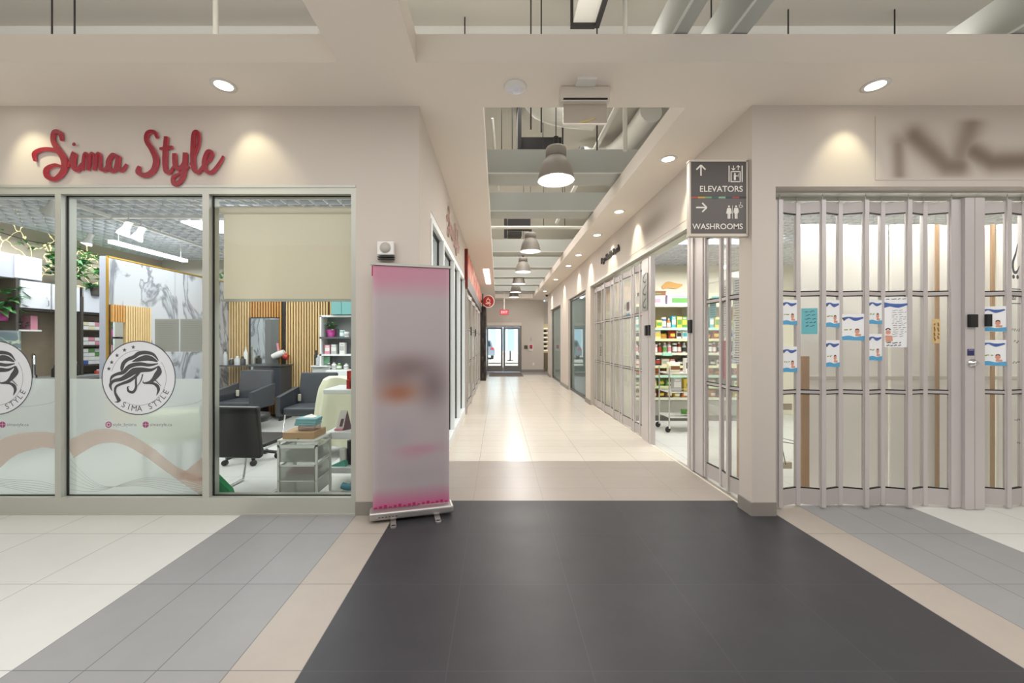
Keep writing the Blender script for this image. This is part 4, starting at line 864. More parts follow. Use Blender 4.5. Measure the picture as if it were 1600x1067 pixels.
# trolley
def trolley():
    t = thing('shop_trolley', 'chrome wheeled basket stand loaded with packs in shop doorway', 'trolley', (2.9, 6.3, 0))
    x0_, x1_, y0_, y1_ = 2.58, 3.16, 6.12, 6.5
    for x in (x0_, x1_):
        for y in (y0_, y1_): MB().tube([(x, y, .1), (x, y, .98)], .011, 8).build('post', chrome, t)
    for z in (.22, .60, .88):
        MB().box(x0_, x1_, y0_, y0_+.012, z, z+.014).box(x0_, x1_, y1_-.012, y1_, z, z+.014).box(x0_, x0_+.012, y0_, y1_, z, z+.014).box(x1_-.012, x1_, y0_, y1_, z, z+.014).box(x0_, x1_, y0_, y1_, z-.004, z, 0).box(x0_, x1_, y0_, y0_+.006, z+.05, z+.056).build('basket', mat('wire_white', 'dcdcd8', .4), t)
    for x in (x0_, x1_):
        for y in (y0_, y1_):
            c_ = MB().box(x-.012, x+.012, y-.01, y+.01, .06, .11).build('caster', chrome, t)
            MB().lathe([(.042, -.012), (.045, 0), (.042, .012)], M=Matrix.Translation((x-.02, y, .046)) @ Matrix.Rotation(pi/2, 4, 'X') @ Matrix.Rotation(.4, 4, 'Y'), n=16).build('wheel', black, c_)
trolley()
place('pouch', 'cream', 'brown', .22, .16, 2.72, 6.3, .89, 'large clear bag of cream snacks on the trolley top', 'packs on the trolley', .16)
place('carton', 'white', 'black', .10, .22, 2.93, 6.28, .89, 'white and black carton on the trolley top, left of pair', 'packs on the trolley')
place('carton', 'white', 'black', .10, .22, 3.06, 6.28, .89, 'white and black carton on the trolley top, right of pair', 'packs on the trolley')
place('carton', 'silver', 'white', .12, .2, 2.74, 6.25, .61, 'silver carton on the trolley middle basket', 'packs on the trolley')
place('pouch', 'green', 'yellow', .3, .08, 2.98, 6.3, .24, 'flat green bag lying on the trolley bottom basket', 'packs on the trolley', .2)
t = thing('snack_box', 'yellow box with round blue badge on the trolley', 'box', (3.0, 6.25, .61))
MB().box(2.84, 3.14, 6.2, 6.34, .61, .80).build('carton', PM['yellow'], t)
MB().disc(2.95, .705, .07, 6.199, 0, 24).disc(2.95, .705, .05, 6.198, 1, 24).build('round_badge', [PM['black'], PM['blue']], t)
# sheets on near leaf
M, L = GN[0]
for i, (gi, u0, u1, za, zb_, c_, lab) in enumerate(((0, .12, .9, 1.17, 1.93, 'pap', 'long printed Persian price sheet beside the right pillar'), (1, .1, .9, 1.42, 1.9, 'pap', 'white flyer with a portrait on the folded gate middle pane'), (1, .1, .9, 1.02, 1.38, 'pink', 'pink printed strip on the folded gate middle pane'), (2, .15, .6, 1.6, 1.8, 'teal', 'aqua paper square on the folded gate left pane'))):
    M, L = GN[gi]; m = MB(M @ Matrix.Translation((L, 0, 0)) @ rotz(pi)); y_ = -.004
    m.box(u0*L, u1*L, .010, .011, za, zb_, 0)
    # print faces the corridor (local +y towards -X)
    m.M = M
    for k in range(int((zb_-za)/.022)): m.box((1-u1)*L+.012, (1-u0)*L-.012-random.random()*.03, -.0099, -.0094, za+.01+k*.022, za+.016+k*.022, 1)
    base_c = {'pap': pap, 'pink': mat('pink_paper', 'd88b98', .7), 'teal': teal}[c_]
    tag(m.build('printed_sheet', [base_c, inkd if c_ != 'pink' else mat('pink_ink', 'a83a50', .6)], loc='base'), lab, 'sheet')
m = MB(rotz(-pi/2))
t = tag(MB().box(2.085, 2.088, 6.40, 6.62, 1.72, 2.02).box(2.083, 2.085, 6.45, 6.58, 1.86, 2.0, 1).box(2.083, 2.085, 6.42, 6.6, 1.74, 1.82, 2).build('poster', [pap, mat('maroon', '6e4450', .6), wave], loc='base'), 'small maroon and blue poster on the long corridor gate', 'poster')
# ================================================================== WINDOWS ALONG THE RIGHT CORRIDOR
for n, (y0_, y1_) in ((2, (9.27, 11.55)), (3, (13.0, 15.4))):
    t = sempty('window_%d' % n, 'dark framed reflective shop window in right corridor, %s' % ('nearer' if n == 2 else 'farther'), (2.08, (y0_+y1_)/2, 0))
    MB().box(2.06, 2.12, y0_, y0_+.03, 0, 2.56).box(2.06, 2.12, y1_-.03, y1_, 0, 2.56).box(2.06, 2.12, y0_+.03, y1_-.03, 2.50, 2.56).box(2.06, 2.12, y0_+.03, y1_-.03, 0, .06).build('window_frame', mat('dark_frame', '5b5c5a', .4, .4), t)
    MB().box(2.085, 2.09, y0_+.03, y1_-.03, .06, 2.50).build('glass_pane', Gr, t)
m = MB(); m.box(4.8, 4.9, 8.8, 16.3, 0, 3.2); m.box(2.2, 4.9, 8.75, 8.8, 0, 3.2); m.box(2.2, 4.9, 16.25, 16.3, 0, 3.2); m.box(2.2, 4.9, 8.8, 16.3, 2.95, 3.0)
struct('wall_unit_interior', m, mat('unit_wall', 'c2cabf', .8), 'pale green walls inside the empty corridor units')
for i, (y, lab) in enumerate(((14.9, 'white display rack inside the farther corridor window'), (11.2, 'white display rack inside the nearer corridor window'))):
    t = thing('display_rack', lab, 'rack', (3.2, y, 0)); MB().box(2.5, 3.4, y+.28, y+.3, 0, 1.9).build('back', white, t)
    for z in (.3, .7, 1.1, 1.5, 1.88): MB().box(2.5, 3.4, y, y+.3, z, z+.03).build('shelf', white, t)
# end shop shelf
t = thing('display_shelf', 'narrow lit shoe shelf at the far right corner', 'shelf', (2.4, 18.6, 0))
MB().box(2.07, 2.9, 18.85, 18.88, 0, 2.2).build('back_panel', mat('warm_back', 'd8c8a0', .6), t)
MB().box(2.07, 2.9, 18.6, 18.85, .12, .85).build('cabinet_base', mat('base_brown', '7a6a54', .6), t)
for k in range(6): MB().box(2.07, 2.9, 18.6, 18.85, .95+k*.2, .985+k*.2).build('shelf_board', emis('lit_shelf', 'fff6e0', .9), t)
for k in range(5):
    for j in range(3):
        tag(MB().bbox(2.09+j*.2, 2.24+j*.2, 18.63, 18.8, .985+k*.2, 1.10+k*.2, .02).build('stacked_shoe_box', PM['black'], loc='base'), 'dark box on lit far shelf, %s shelf up, %s from left' % (ORD[k], ORD[j]), 'box', 'dark boxes on the far lit shelf')
# ================================================================== SIGNS ON THE RIGHT WALL
m = MB(); V, Fc, wd = TXT('Pago Health Punch', .02)
m.M = Matrix.Translation((1.998, 7.82, 2.86)) @ rotz(-pi/2)
m.text('Pago Health Punch', .155, -.02, .02, 0, 0, 0, weight=.02)
tag(m.build('shop_lettering', mat('letter_black', '1d1a16', .5), loc='base'), 'black raised lettering on the right corridor header', 'sign')
def blurpanel(name, M, w_, h, nx, nz, fn, label):
    m = MB(M); v = []; c = []
    for j in range(nz+1):
        for i in range(nx+1):
            u, q_ = i/nx, j/nz; v.append((u*w_, 0, q_*h)); c.append(lin(fn(u, q_)))
    m.add(v, [(j*(nx+1)+i, j*(nx+1)+i+1, (j+1)*(nx+1)+i+1, (j+1)*(nx+1)+i) for j in range(nz) for i in range(nx)], 0)
    m.box(0, w_, .0005, .0015, 0, h, 1)
    mm = bpy.data.materials.new(name); mm.use_nodes = True; b = mm.node_tree.nodes['Principled BSDF']; vc = mm.node_tree.nodes.new('ShaderNodeVertexColor'); vc.layer_name = 'print'
    mm.node_tree.links.new(vc.outputs[0], b.inputs['Base Color']); b.inputs['Roughness'].default_value = .75
    o = m.build(name, [mm, wall]); at = o.data.color_attributes.new('print', 'FLOAT_COLOR', 'POINT')
    for i in range(len(o.data.vertices)): at.data[i].color = (*(c[i] if i < len(c) else lin('cfc4b7')), 1)
    return tag(o, label, 'sign')
def seg(u, v, a_, b_, r):
    A = Vector(a_); B = Vector(b_); Pp = Vector((u, v)); t_ = max(0, min(1, (Pp-A).dot(B-A)/(B-A).length_squared)); d = (Pp-A-(B-A)*t_).length; return math.exp(-(d/r)**2)
def f1(u, v):
    U, V = u*1.55, v*.5
    q_ = 0
    for pts, r_, k_ in (([(.18, .27), (.19, .0)], .055, .55), ([(.31, .34), (.41, .25), (.56, .11), (.66, .11)], .09, .75), ([(.64, .12), (.70, .28), (.76, .45)], .095, .55), ([(.78, .22), (.92, .14), (1.25, .15)], .085, .8), ([(.18, .3), (.34, .33)], .07, .4)):
        for a_, b_ in zip(pts[:-1], pts[1:]): q_ = max(q_, seg(U, V, a_, b_, r_)*k_)
    w_ = [.8, .765, .729]; k = [.42, .36, .30]; e = max(0, min(1, min(U/.08, (1.55-U)/.2, V/.03, (.5-V)/.05))); q_ *= e
    return [w_[i]*(1-q_)+k[i]*q_ for i in range(3)]
blurpanel('blurred_shop_sign', Matrix.Translation((2.97, 3.197, 2.64)), 1.55, .50, 80, 30, f1, 'large blurred dark lettering on the wall above right gate')
def f2(u, v):
    q_ = math.exp(-((u-.5)/.28)**2-((v-.45)/.3)**2)*.75; w_ = [.8, .765, .729]; k = [.50, .46, .42]
    return [w_[i]*(1-q_)+k[i]*q_ for i in range(3)]
blurpanel('blurred_shop_sign', Matrix.Translation((1.997, 6.4, 2.66)) @ rotz(-pi/2), 2.2, .5, 24, 16, f2, 'soft grey blurred sign on the right corridor header')
# ================================================================== LEFT CORRIDOR GLAZING (window_4)
t = sempty('window_4', 'grey framed salon window along the left corridor wall', (-.65, 5.6, 0))
fr = MB(); fr.box(-.74, -.625, 3.76, 7.56, 2.51, 2.58); fr.box(-.74, -.605, 3.76, 7.56, 0, .135)
for y in (3.76, 4.60, 5.70, 6.55, 7.50): fr.box(-.74, -.612, y, y+.055, .135, 2.51)
fr.build('frame', mat('pale_alu', 'eef1f2', .35, .2), t)
gk = MB()
for ya, yb in ((3.815, 4.60), (4.655, 5.70), (5.755, 6.55), (6.605, 7.5)):
    gk.box(-.685, -.668, yb-.012, yb, .135, 2.51); gk.box(-.69, -.665, ya, yb, 2.49, 2.51); gk.box(-.69, -.665, ya, ya+.01, .135, 2.51)
gk.build('gasket', black, t)
for ya, yb in ((3.815, 4.60), (4.655, 5.70), (5.755, 6.55), (6.605, 7.5)):
    MB().add([(-.68, ya, .135), (-.68, yb, .135), (-.68, yb, 2.51), (-.68, ya, 2.51)], [(0, 1, 2, 3)]).build('glass_pane', G, t)
# orange sign
om = bpy.data.materials.new('orange_sign'); om.use_nodes = True; nt = om.node_tree; b = nt.nodes['Principled BSDF']
tc = nt.nodes.new('ShaderNodeTexCoord'); nz_ = nt.nodes.new('ShaderNodeTexWave'); nz_.inputs['Scale'].default_value = 2.2; nz_.inputs['Distortion'].default_value = 9; cr = nt.nodes.new('ShaderNodeValToRGB')
cr.color_ramp.elements[0].color = (*lin('b03a22'), 1); cr.color_ramp.elements[1].color = (*lin('e58a5c'), 1); cr.color_ramp.elements[0].position = .3; cr.color_ramp.elements[1].position = .75
nt.links.new(tc.outputs['Object'], nz_.inputs[0]); nt.links.new(nz_.outputs['Fac'], cr.inputs[0]); nt.links.new(cr.outputs[0], b.inputs['Base Color'])
t = thing('shop_sign', 'long orange-red shop fascia sign above the left folding gate', 'sign', (-.59, 10.6, 2.4))
MB().box(-.622, -.57, 7.62, 14.2, 2.62, 3.08).build('sign_face', om, t)
MB().box(-.622, -.57, 7.62, 14.2, 2.38, 2.62).build('lower_band', mat('sign_band', '5c5654', .5), t)
MB().box(-.625, -.562, 7.58, 7.62, 2.38, 3.1).build('end_cap', mat('sign_cap', '7a2418', .5), t)
# gate background
m = MB(); m.box(-2.3, -2.2, 7.7, 13.4, 0, 3.1); m.box(-2.3, -.74, 7.66, 7.7, 0, 3.1); m.box(-2.3, -.74, 13.4, 13.45, 0, 3.1); struct('wall_closed_shop', m, mat('closed_wall', 'c9c2b4', .8))
# round sign
t = thing('round_blade_sign', 'round red projecting sign with white emblem near dark column', 'sign', (-.33, 13.9, 2.74))
Rm = Matrix.Translation((-.33, 13.9, 2.74)) @ Matrix.Rotation(pi/2, 4, 'X')
MB().lathe([(.215, -.03), (.215, .03)], M=Rm, n=32).build('white_rim', white, t)
MB().lathe([(.19, -.034), (.19, .034)], M=Rm, n=32).build('red_disc', mat('disc_red', 'a01a1a', .4), t)
m = MB(); yq = 13.864
m.disc(-.33, 2.76, .07, yq, 0, 20, .045).stroke([(-.42, 2.68), (-.36, 2.66), (-.28, 2.68), (-.24, 2.64)], [.03, .04, .03, .02], yq, yq).stroke([(-.37, 2.84), (-.30, 2.86)], [.02, .02], yq, yq, res=1).stroke([(-.30, 2.62), (-.26, 2.60)], [.05, .02], yq, yq, res=1)
m.build('emblem', mat('emblem_pale', 'e8c8b8', .5), t)
MB().box(-.62, -.5, 13.88, 13.92, 2.70, 2.78).box(-.54, -.5, 13.86, 13.94, 2.5, 3.0).build('bracket', darkm, t)
# dark tiled column/unit
t = thing('dark_tiled_column', 'glossy dark stone clad column beside the exit doors', 'column', (-.51, 15.5, 0))
MB().box(-.622, -.42, 14.2, 15.7, 0, 2.6).build('core', mat('dark_stone', '2c2522', .3, noise=.5, nscale=6), t)
m = MB()
for k in range(12):
    for j in range(3):
        if (k*j+k) % 3 != 1: m.box(-.615+j*.065, -.56+j*.065, 14.19, 14.2, .1+k*.2, .27+k*.2, (k+j) % 3)
m.build('cladding', [mat('stone_a', '3a302b', .25), mat('stone_b', '4a4240', .25), mat('stone_c', '1e1a1a', .3)], t)
# ================================================================== END: EXIT DOORS
t = sempty('door_1', 'double glass exit doors at the corridor end', (.2, 18.3, 0))
dm = mat('door_bronze', '82807f', .4, .4)
m = MB(); m.box(-.6, -.53, 18.28, 18.36, 0, 2.08); m.box(.99, 1.06, 18.28, 18.36, 0, 2.08); m.box(-.53, .99, 18.28, 18.36, 2.03, 2.08); m.build('door_frame', dm, t)
MB().box(-.55, 1.06, 18.2, 18.3, 2.08, 2.22).build('operator_header', mat('header_beige', 'dcd2c8', .5), t)
for xa, xb in ((-.53, .22), (.24, .99)):
    d_ = MB().box(xa, xa+.09, 18.3, 18.34, .02, 2.02).box(xb-.09, xb, 18.3, 18.34, .02, 2.02).box(xa+.09, xb-.09, 18.3, 18.34, .02, .28).box(xa+.09, xb-.09, 18.3, 18.34, 1.92, 2.02).build('door_leaf', dm, t)
    MB().box(xa+.09, xb-.09, 18.315, 18.32, .28, 1.92).build('glass_pane', G, d_)
    MB().box(xa+.1, xb-.1, 18.27, 18.3, .36, .42).build('push_bar', alu, d_)
m = MB(); m.box(-.35, 1.0, 15.9, 17.6, 0, .012); tag(m.build('door_mat', mat('mat_brown', '6c625e', .95, noise=.2, nscale=60), loc='base'), 'brown entrance mat on the floor before the exit doors', 'mat')
t = thing('exit_sign', 'small red lit exit sign hanging before the doors', 'exit sign', (.27, 17.2, 2.6))
MB().box(.25, .29, 17.2, 17.24, 2.72, 3.42).build('hanger_stem', white, t); MB().box(.08, .46, 17.19, 17.25, 2.49, 2.72).build('housing', mat('exit_box', 'c86a6a', .5), t)
MB().box(.11, .43, 17.183, 17.19, 2.52, 2.69).build('face', emis('exit_face', 'e85a62', .9), t)
MB().text('EXIT', .13, 17.182, 0, .27, 2.565, 0, align='CENTER', weight=.02).build('lettering', emis('exit_letters', 'ffd8d8', 1.0), t)
t = thing('fire_alarm_station', 'red and white fire alarm pull station on end wall', 'fire alarm', (1.48, 18.29, 1.0))
MB().box(1.38, 1.58, 18.27, 18.3, .95, 1.24).build('plate', white, t); MB().box(1.42, 1.55, 18.25, 18.27, 1.05, 1.22).build('pull_body', mat('alarm_red', 'b03448', .5), t)
tag(MB().bbox(1.18, 1.33, 18.25, 18.3, 1.05, 1.2, .01).build('control_box', mat('bronze_box', '5c5046', .4, .3), loc='base'), 'brown door control box left of the fire alarm', 'control box')
tag(MB().box(1.44, 1.53, 18.29, 18.3, 1.38, 1.55).build('paper_notice', mat('notice_pale', 'b8b0b4', .6), loc='base'), 'small paper notice above the fire alarm', 'notice')
tag(MB().box(1.56, 1.64, 18.29, 18.3, .3, .42).build('wall_outlet', white, loc='base'), 'white wall outlet low on the end wall', 'outlet')
# outside
m = MB(); m.add([(-25, 18.5, -.02), (25, 18.5, -.02), (25, 60, -.02), (-25, 60, -.02)], [(0, 1, 2, 3)]); struct('floor_street', m, mat('street_concrete', 'c2c0bc', .8, noise=.08, nscale=1), 'pale concrete street outside the exit doors')
m = MB(); m.box(-25, 25, 55, 55.2, 0, 20)
facm = bpy.data.materials.new('far_facade'); facm.use_nodes = True; nt = facm.node_tree; b = nt.nodes['Principled BSDF']; tcx = nt.nodes.new('ShaderNodeTexCoord'); br_ = nt.nodes.new('ShaderNodeTexBrick')
br_.inputs['Scale'].default_value = 1.0; br_.offset = 0; br_.inputs['Brick Width'].default_value = 1.2; br_.inputs['Row Height'].default_value = 3.2; br_.inputs['Mortar Size'].default_value = .09
br_.inputs['Color1'].default_value = (*lin('8fb0cc'), 1); br_.inputs['Color2'].default_value = (*lin('a8cbe4'), 1); br_.inputs['Mortar'].default_value = (*lin('dfe4ea'), 1)
mpx = nt.nodes.new('ShaderNodeMapping'); mpx.inputs['Rotation'].default_value = (pi/2, 0, 0); nt.links.new(tcx.outputs['Object'], mpx.inputs[0]); nt.links.new(mpx.outputs[0], br_.inputs[0]); nt.links.new(br_.outputs[0], b.inputs['Base Color']); b.inputs['Roughness'].default_value = .3
tag(m.build('office_building', facm, loc='base'), 'pale blue glass office facade across the street', 'building')
t = thing('street_bollard', 'dark marker post on a flat base outside right door leaf', 'bollard', (.88, 29, -.02))
MB().lathe([(.05, .02), (.05, .68), (.03, .72)], .88, 29, 12).build('post', darkm, t); MB().lathe([(.24, -.02), (.22, .03), (.06, .06)], .88, 29, 16).build('base', darkm, t)
t = thing('parked_car', 'silver-grey parked car outside the left door leaf', 'car', (-1.6, 33, 0))
car = mat('car_paint', '8a97a8', .25, .4)
body = [(-1.0, .3), (-1.0, .75), (-.85, .95), (-.72, 1.4), (-.5, 1.5), (.5, 1.5), (.72, 1.4), (.85, .95), (1.0, .75), (1.0, .3)]
m = MB(Matrix.Translation((-1.25, 33, 0))); m.prism(body, -1.9, 2.2)
for y_, r_ in ((0, 0),): pass
m.build('body', car, t)
MB(Matrix.Translation((-1.25, 33, 0))).prism([(-.72, 1.0), (-.62, 1.38), (.62, 1.38), (.72, 1.0)], -1.91, -1.9).build('rear_window', mat('car_glass', '2c3a48', .1), t)
MB(Matrix.Translation((-1.25, 33, 0))).box(-.95, -.7, -1.92, -1.9, .75, .9).box(.7, .95, -1.92, -1.9, .75, .9).build('tail_light', mat('tail_red', 'a8324a', .3), t)
for sx in (-.8, .8):
    for yw in (-1.2, 1.4): MB().lathe([(.32, -.1), (.32, .1)], M=Matrix.Translation((-1.25+sx, 33+yw, .3)) @ Matrix.Rotation(pi/2, 4, 'Y'), n=20).build('wheel', darkm, t)
for i, (x, w_) in enumerate(((-.2, .5), (1.75, .35), (2.6, .3))):
    tag(MB().box(x, x+w_, 44, 44.5, 0, 7).build('street_pillar', mat('pillar_pale', 'cdd6e0', .6), loc='base'), 'pale pillar of the arcade across the street, %s' % ['left', 'middle', 'right'][i], 'pillar', 'arcade pillars across the street')
# ================================================================== SALON INTERIOR
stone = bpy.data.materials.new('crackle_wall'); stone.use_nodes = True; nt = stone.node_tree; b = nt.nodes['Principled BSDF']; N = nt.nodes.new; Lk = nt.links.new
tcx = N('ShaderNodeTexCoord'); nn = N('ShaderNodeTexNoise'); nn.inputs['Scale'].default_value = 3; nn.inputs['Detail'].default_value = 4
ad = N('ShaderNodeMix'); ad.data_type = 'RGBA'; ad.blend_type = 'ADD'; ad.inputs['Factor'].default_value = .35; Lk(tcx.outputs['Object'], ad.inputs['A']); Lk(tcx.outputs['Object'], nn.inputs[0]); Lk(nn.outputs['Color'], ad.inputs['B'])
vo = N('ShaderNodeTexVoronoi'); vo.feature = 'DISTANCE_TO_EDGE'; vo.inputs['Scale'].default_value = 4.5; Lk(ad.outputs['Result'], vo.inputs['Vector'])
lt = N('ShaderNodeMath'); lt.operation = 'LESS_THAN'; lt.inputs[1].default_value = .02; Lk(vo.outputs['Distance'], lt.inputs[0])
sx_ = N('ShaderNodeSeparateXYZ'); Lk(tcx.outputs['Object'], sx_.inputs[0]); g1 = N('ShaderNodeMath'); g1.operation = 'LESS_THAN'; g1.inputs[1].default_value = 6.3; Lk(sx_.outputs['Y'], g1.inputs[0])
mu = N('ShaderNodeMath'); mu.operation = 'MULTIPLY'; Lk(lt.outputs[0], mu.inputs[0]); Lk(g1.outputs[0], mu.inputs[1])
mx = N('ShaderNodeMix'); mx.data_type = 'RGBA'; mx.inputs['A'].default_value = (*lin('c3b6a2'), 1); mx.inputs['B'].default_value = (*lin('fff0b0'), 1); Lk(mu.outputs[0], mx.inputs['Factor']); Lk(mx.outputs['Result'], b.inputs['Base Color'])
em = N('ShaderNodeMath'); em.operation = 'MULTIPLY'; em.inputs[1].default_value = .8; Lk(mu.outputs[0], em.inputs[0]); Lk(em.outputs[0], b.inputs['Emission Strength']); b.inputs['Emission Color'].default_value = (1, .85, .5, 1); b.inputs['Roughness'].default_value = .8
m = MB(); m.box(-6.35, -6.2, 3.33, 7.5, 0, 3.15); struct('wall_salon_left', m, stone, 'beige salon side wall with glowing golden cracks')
m = MB(); m.box(-6.2, -.74, 7.5, 7.6, 0, 3.15); struct('wall_salon_back', m, mat('salon_back', 'd9d2c4', .8), 'pale back wall of the salon')
lattice('ceiling', -6.2, -.75, 3.36, 7.5, 2.86, .15, 'white open lattice ceiling in the salon')
# marble partition
mar = bpy.data.materials.new('white_marble'); mar.use_nodes = True; nt = mar.node_tree; b = nt.nodes['Principled BSDF']; N = nt.nodes.new; Lk = nt.links.new
tcx = N('ShaderNodeTexCoord'); mp = N('ShaderNodeMapping'); mp.inputs['Rotation'].default_value = (.6, 0, 0); mp.inputs['Scale'].default_value = (1, 1.6, .7); Lk(tcx.outputs['Object'], mp.inputs[0])
nz_ = N('ShaderNodeTexNoise'); nz_.inputs['Scale'].default_value = 1.3; nz_.inputs['Detail'].default_value = 7; nz_.inputs['Distortion'].default_value = 1.2; Lk(mp.outputs[0], nz_.inputs[0])
cr = N('ShaderNodeValToRGB'); e = cr.color_ramp.elements; e[0].position = .44; e[0].color = (*lin('c2c5cc'), 1); e[1].position = .52; e[1].color = (*lin('caccd2'), 1)
e_ = cr.color_ramp.elements.new(.48); e_.color = (*lin('84868e'), 1)
Lk(nz_.outputs['Fac'], cr.inputs[0]); Lk(cr.outputs[0], b.inputs['Base Color']); b.inputs['Roughness'].default_value = .12
t = thing('marble_partition', 'white marble clad partition with gold edge trim in the salon', 'partition', (-4.98, 6.3, 0))
MB().box(-5.03, -4.94, 5.13, 7.49, 0, 2.45).build('core', mat('partition_grey', 'b4b7c6', .6), t)
MB().box(-4.94, -4.93, 5.15, 7.49, 0, 2.43).build('marble_face', mar, t)
MB().box(-4.945, -4.925, 5.125, 5.145, 0, 2.45).box(-4.945, -4.925, 5.13, 7.49, 2.435, 2.455).build('gold_trim', mat('gold_trim', 'c9a04a', .3, .7), t)
MB().box(-4.929, -4.927, 6.2, 6.203, 0, 2.43).build('slab_joint', mat('joint', 'a8a8ac', .6), t)
slatm = mat('slat_oak', 'e0c08c', .55, noise=.1, nscale=12); slatd = mat('slat_warm', 'd09a58', .55, noise=.1, nscale=12); slatb = mat('slat_backing', '453321', .7)
mirm = mat('mirror_glass', 'dfe5e4', .02, 1)
t = thing('styling_station', 'oak slatted styling panel with mirror on the marble partition', 'styling station', (-4.9, 5.5, 0))
MB().box(-4.925, -4.915, 5.15, 5.74, .3, 1.84).build('backing', slatb, t)
m = MB(); y = 5.34
while y < 5.73: m.box(-4.915, -4.885, y, y+.024, .3, 1.84); y += .036
y = 5.155
while y < 5.33: m.box(-4.915, -4.885, y, y+.024, 1.62, 1.84, 1); m.box(-4.915, -4.885, y, y+.024, .3, .8, 1); y += .036
m.build('slats', [slatm, slatd], t)
MB().box(-4.915, -4.905, 5.155, 5.33, .8, 1.62).build('mirror', mirm, t)
# back slatted wall with stations: three panels
def slatwall(xa, xb, label, warm=False):
    t = thing('slatted_panel', label, 'wall panel', ((xa+xb)/2, 7.45, 0))
    MB().box(xa, xb, 7.46, 7.495, 0, 2.2).build('backing', slatb, t)
    m = MB(); x = xa+.006
    while x < xb-.02: m.box(x, x+.025, 7.42, 7.46, .05, 2.2); x += .049
    m.build('slats', slatd if warm else slatm, t)
    return t
xs_ = [W(p_, 0, 7.44).x for p_ in (391, 443.5, 447, 515, 543)]
slatwall(-4.92, xs_[0], 'pale oak slatted wall panel left of the tall mirror', warm=False)
slatwall(xs_[0]+.005, xs_[1], 'warm toned slatted panel around the tall mirror on back wall', warm=True)
slatwall(xs_[2], xs_[3], 'pale oak slatted wall panel behind the right salon chair', warm=False)
slatwall(xs_[3]+.005, xs_[4], 'narrow warm slatted panel next to the back product shelf', warm=True)
xm0, xm1 = W(394, 0, 7.44).x, W(441, 0, 7.44).x
t = thing('standing_mirror', 'tall frameless mirror leaning on slatted wall behind left chair', 'mirror', ((xm0+xm1)/2, 7.4, .6))
MB().box(xm0, xm1-.04, 7.395, 7.415, .36, 1.79).build('glass', mirm, t); MB().box(xm0-.03, xm0, 7.39, 7.42, .3, 1.8).box(xm0, xm1-.04, 7.39, 7.42, 1.79, 1.81).build('frame_edge', darkm, t)
MB().box(xm0+.27, xm1-.04, 7.385, 7.394, .9, 1.77).build('dark_banner', mat('mirror_dark', '6a6c6a', .3), t)
tag(MB().box(W(443.5, 0, 7.44).x, W(447, 0, 7.44).x, 7.40, 7.46, 0, 2.2).build('corner_strip', darkm, loc='base'), 'dark vertical gap strip between the slatted panels', 'strip')
# station counters
t = thing('styling_counter', 'dark styling cabinet below the tall mirror', 'cabinet', (-3.8, 7.2, 0))
MB().bbox(-4.22, -3.74, 7.0, 7.38, .40, .94, .01).build('body', darkgrey, t); MB().box(-4.85, -3.72, 6.98, 7.38, .94, .96).build('worktop', mat('dark_top', '45474c', .3), t)
MB().box(-4.22, -4.18, 7.0, 7.38, 0, .4).box(-3.78, -3.74, 7.0, 7.38, 0, .4).build('side_leg', darkm, t)
t = thing('styling_counter', 'pale styling counter behind the right salon chair', 'cabinet', (-3.2, 7.2, 0))
MB().bbox(-3.25, -2.95, 7.1, 7.41, .45, .93, .01).build('body', mat('pale_cab', 'cfd2d0', .4), t)
MB().box(-3.25, -2.95, 7.05, 7.41, .93, .95).build('worktop', whitep, t)
tag(MB().bbox(-3.23, -2.98, 7.2, 7.22, .96, 1.1, .004).build('glass_frame', mat('green_edge', '7fae8c', .4), loc='base'), 'small green-edged frame on the pale counter', 'frame')
def bottle(x, y, z, r, h, c1_, c2_, label, group='styling bottles in the salon'):
    m = MB(); m.lathe([(r, 0), (r, h*.65), (r*.45, h*.8), (r*.45, h*.85)], x, y, 12, 0, Matrix.Translation((0, 0, z))); m.lathe([(r*.5, h*.85), (r*.4, h)], x, y, 10, 1, Matrix.Translation((0, 0, z)))
    return tag(m.build('bottle', [PM[c1_], PM[c2_]], loc='base'), label, 'bottle', group)
for i, (px_, py_, Y, h, c1_, c2_, lab) in enumerate(((352, 578, 7.1, .28, 'silver', 'black', 'grey spray bottle with black cap left on dark counter'), (362, 578, 7.15, .12, 'black', 'silver', 'short black jar on the dark counter'), (371, 577, 7.1, .16, 'silver', 'white', 'silver can on the dark counter'), (379, 577, 7.15, .15, 'black', 'black', 'black tub on the dark counter'), (494, 577, 7.2, .26, 'black', 'black', 'tall black bottle on the pale counter'), (498, 577, 7.2, .18, 'silver', 'white', 'white bottle beside the tall black bottle'), (384, 567, 7.3, .32, 'white', 'cream', 'white pump bottle left of the tall mirror'))):
    p = W(px_, py_, Y); bottle(p.x, Y, .955, .05 if h < .2 else .035, h, c1_, c2_, lab)
t = thing('hair_dryer', 'pink and white hair dryer hung beside the tall mirror', 'hair dryer', (-3.7, 7.35, 1.2))
p = W(436, 553, 7.3)
MB().lathe([(.05, -.12), (.06, -.02), (.05, .1)], M=Matrix.Translation(p) @ Matrix.Rotation(1.2, 4, 'Y'), n=14).build('barrel', white, t)
MB().lathe([(.055, .1), (.05, .17)], M=Matrix.Translation(p) @ Matrix.Rotation(1.9, 4, 'Y'), n=14).build('nozzle', PM['red'], t)
MB().tube([p, p+Vector((-.03, 0, .2))], .02, 8).build('grip', PM['pink'], t)
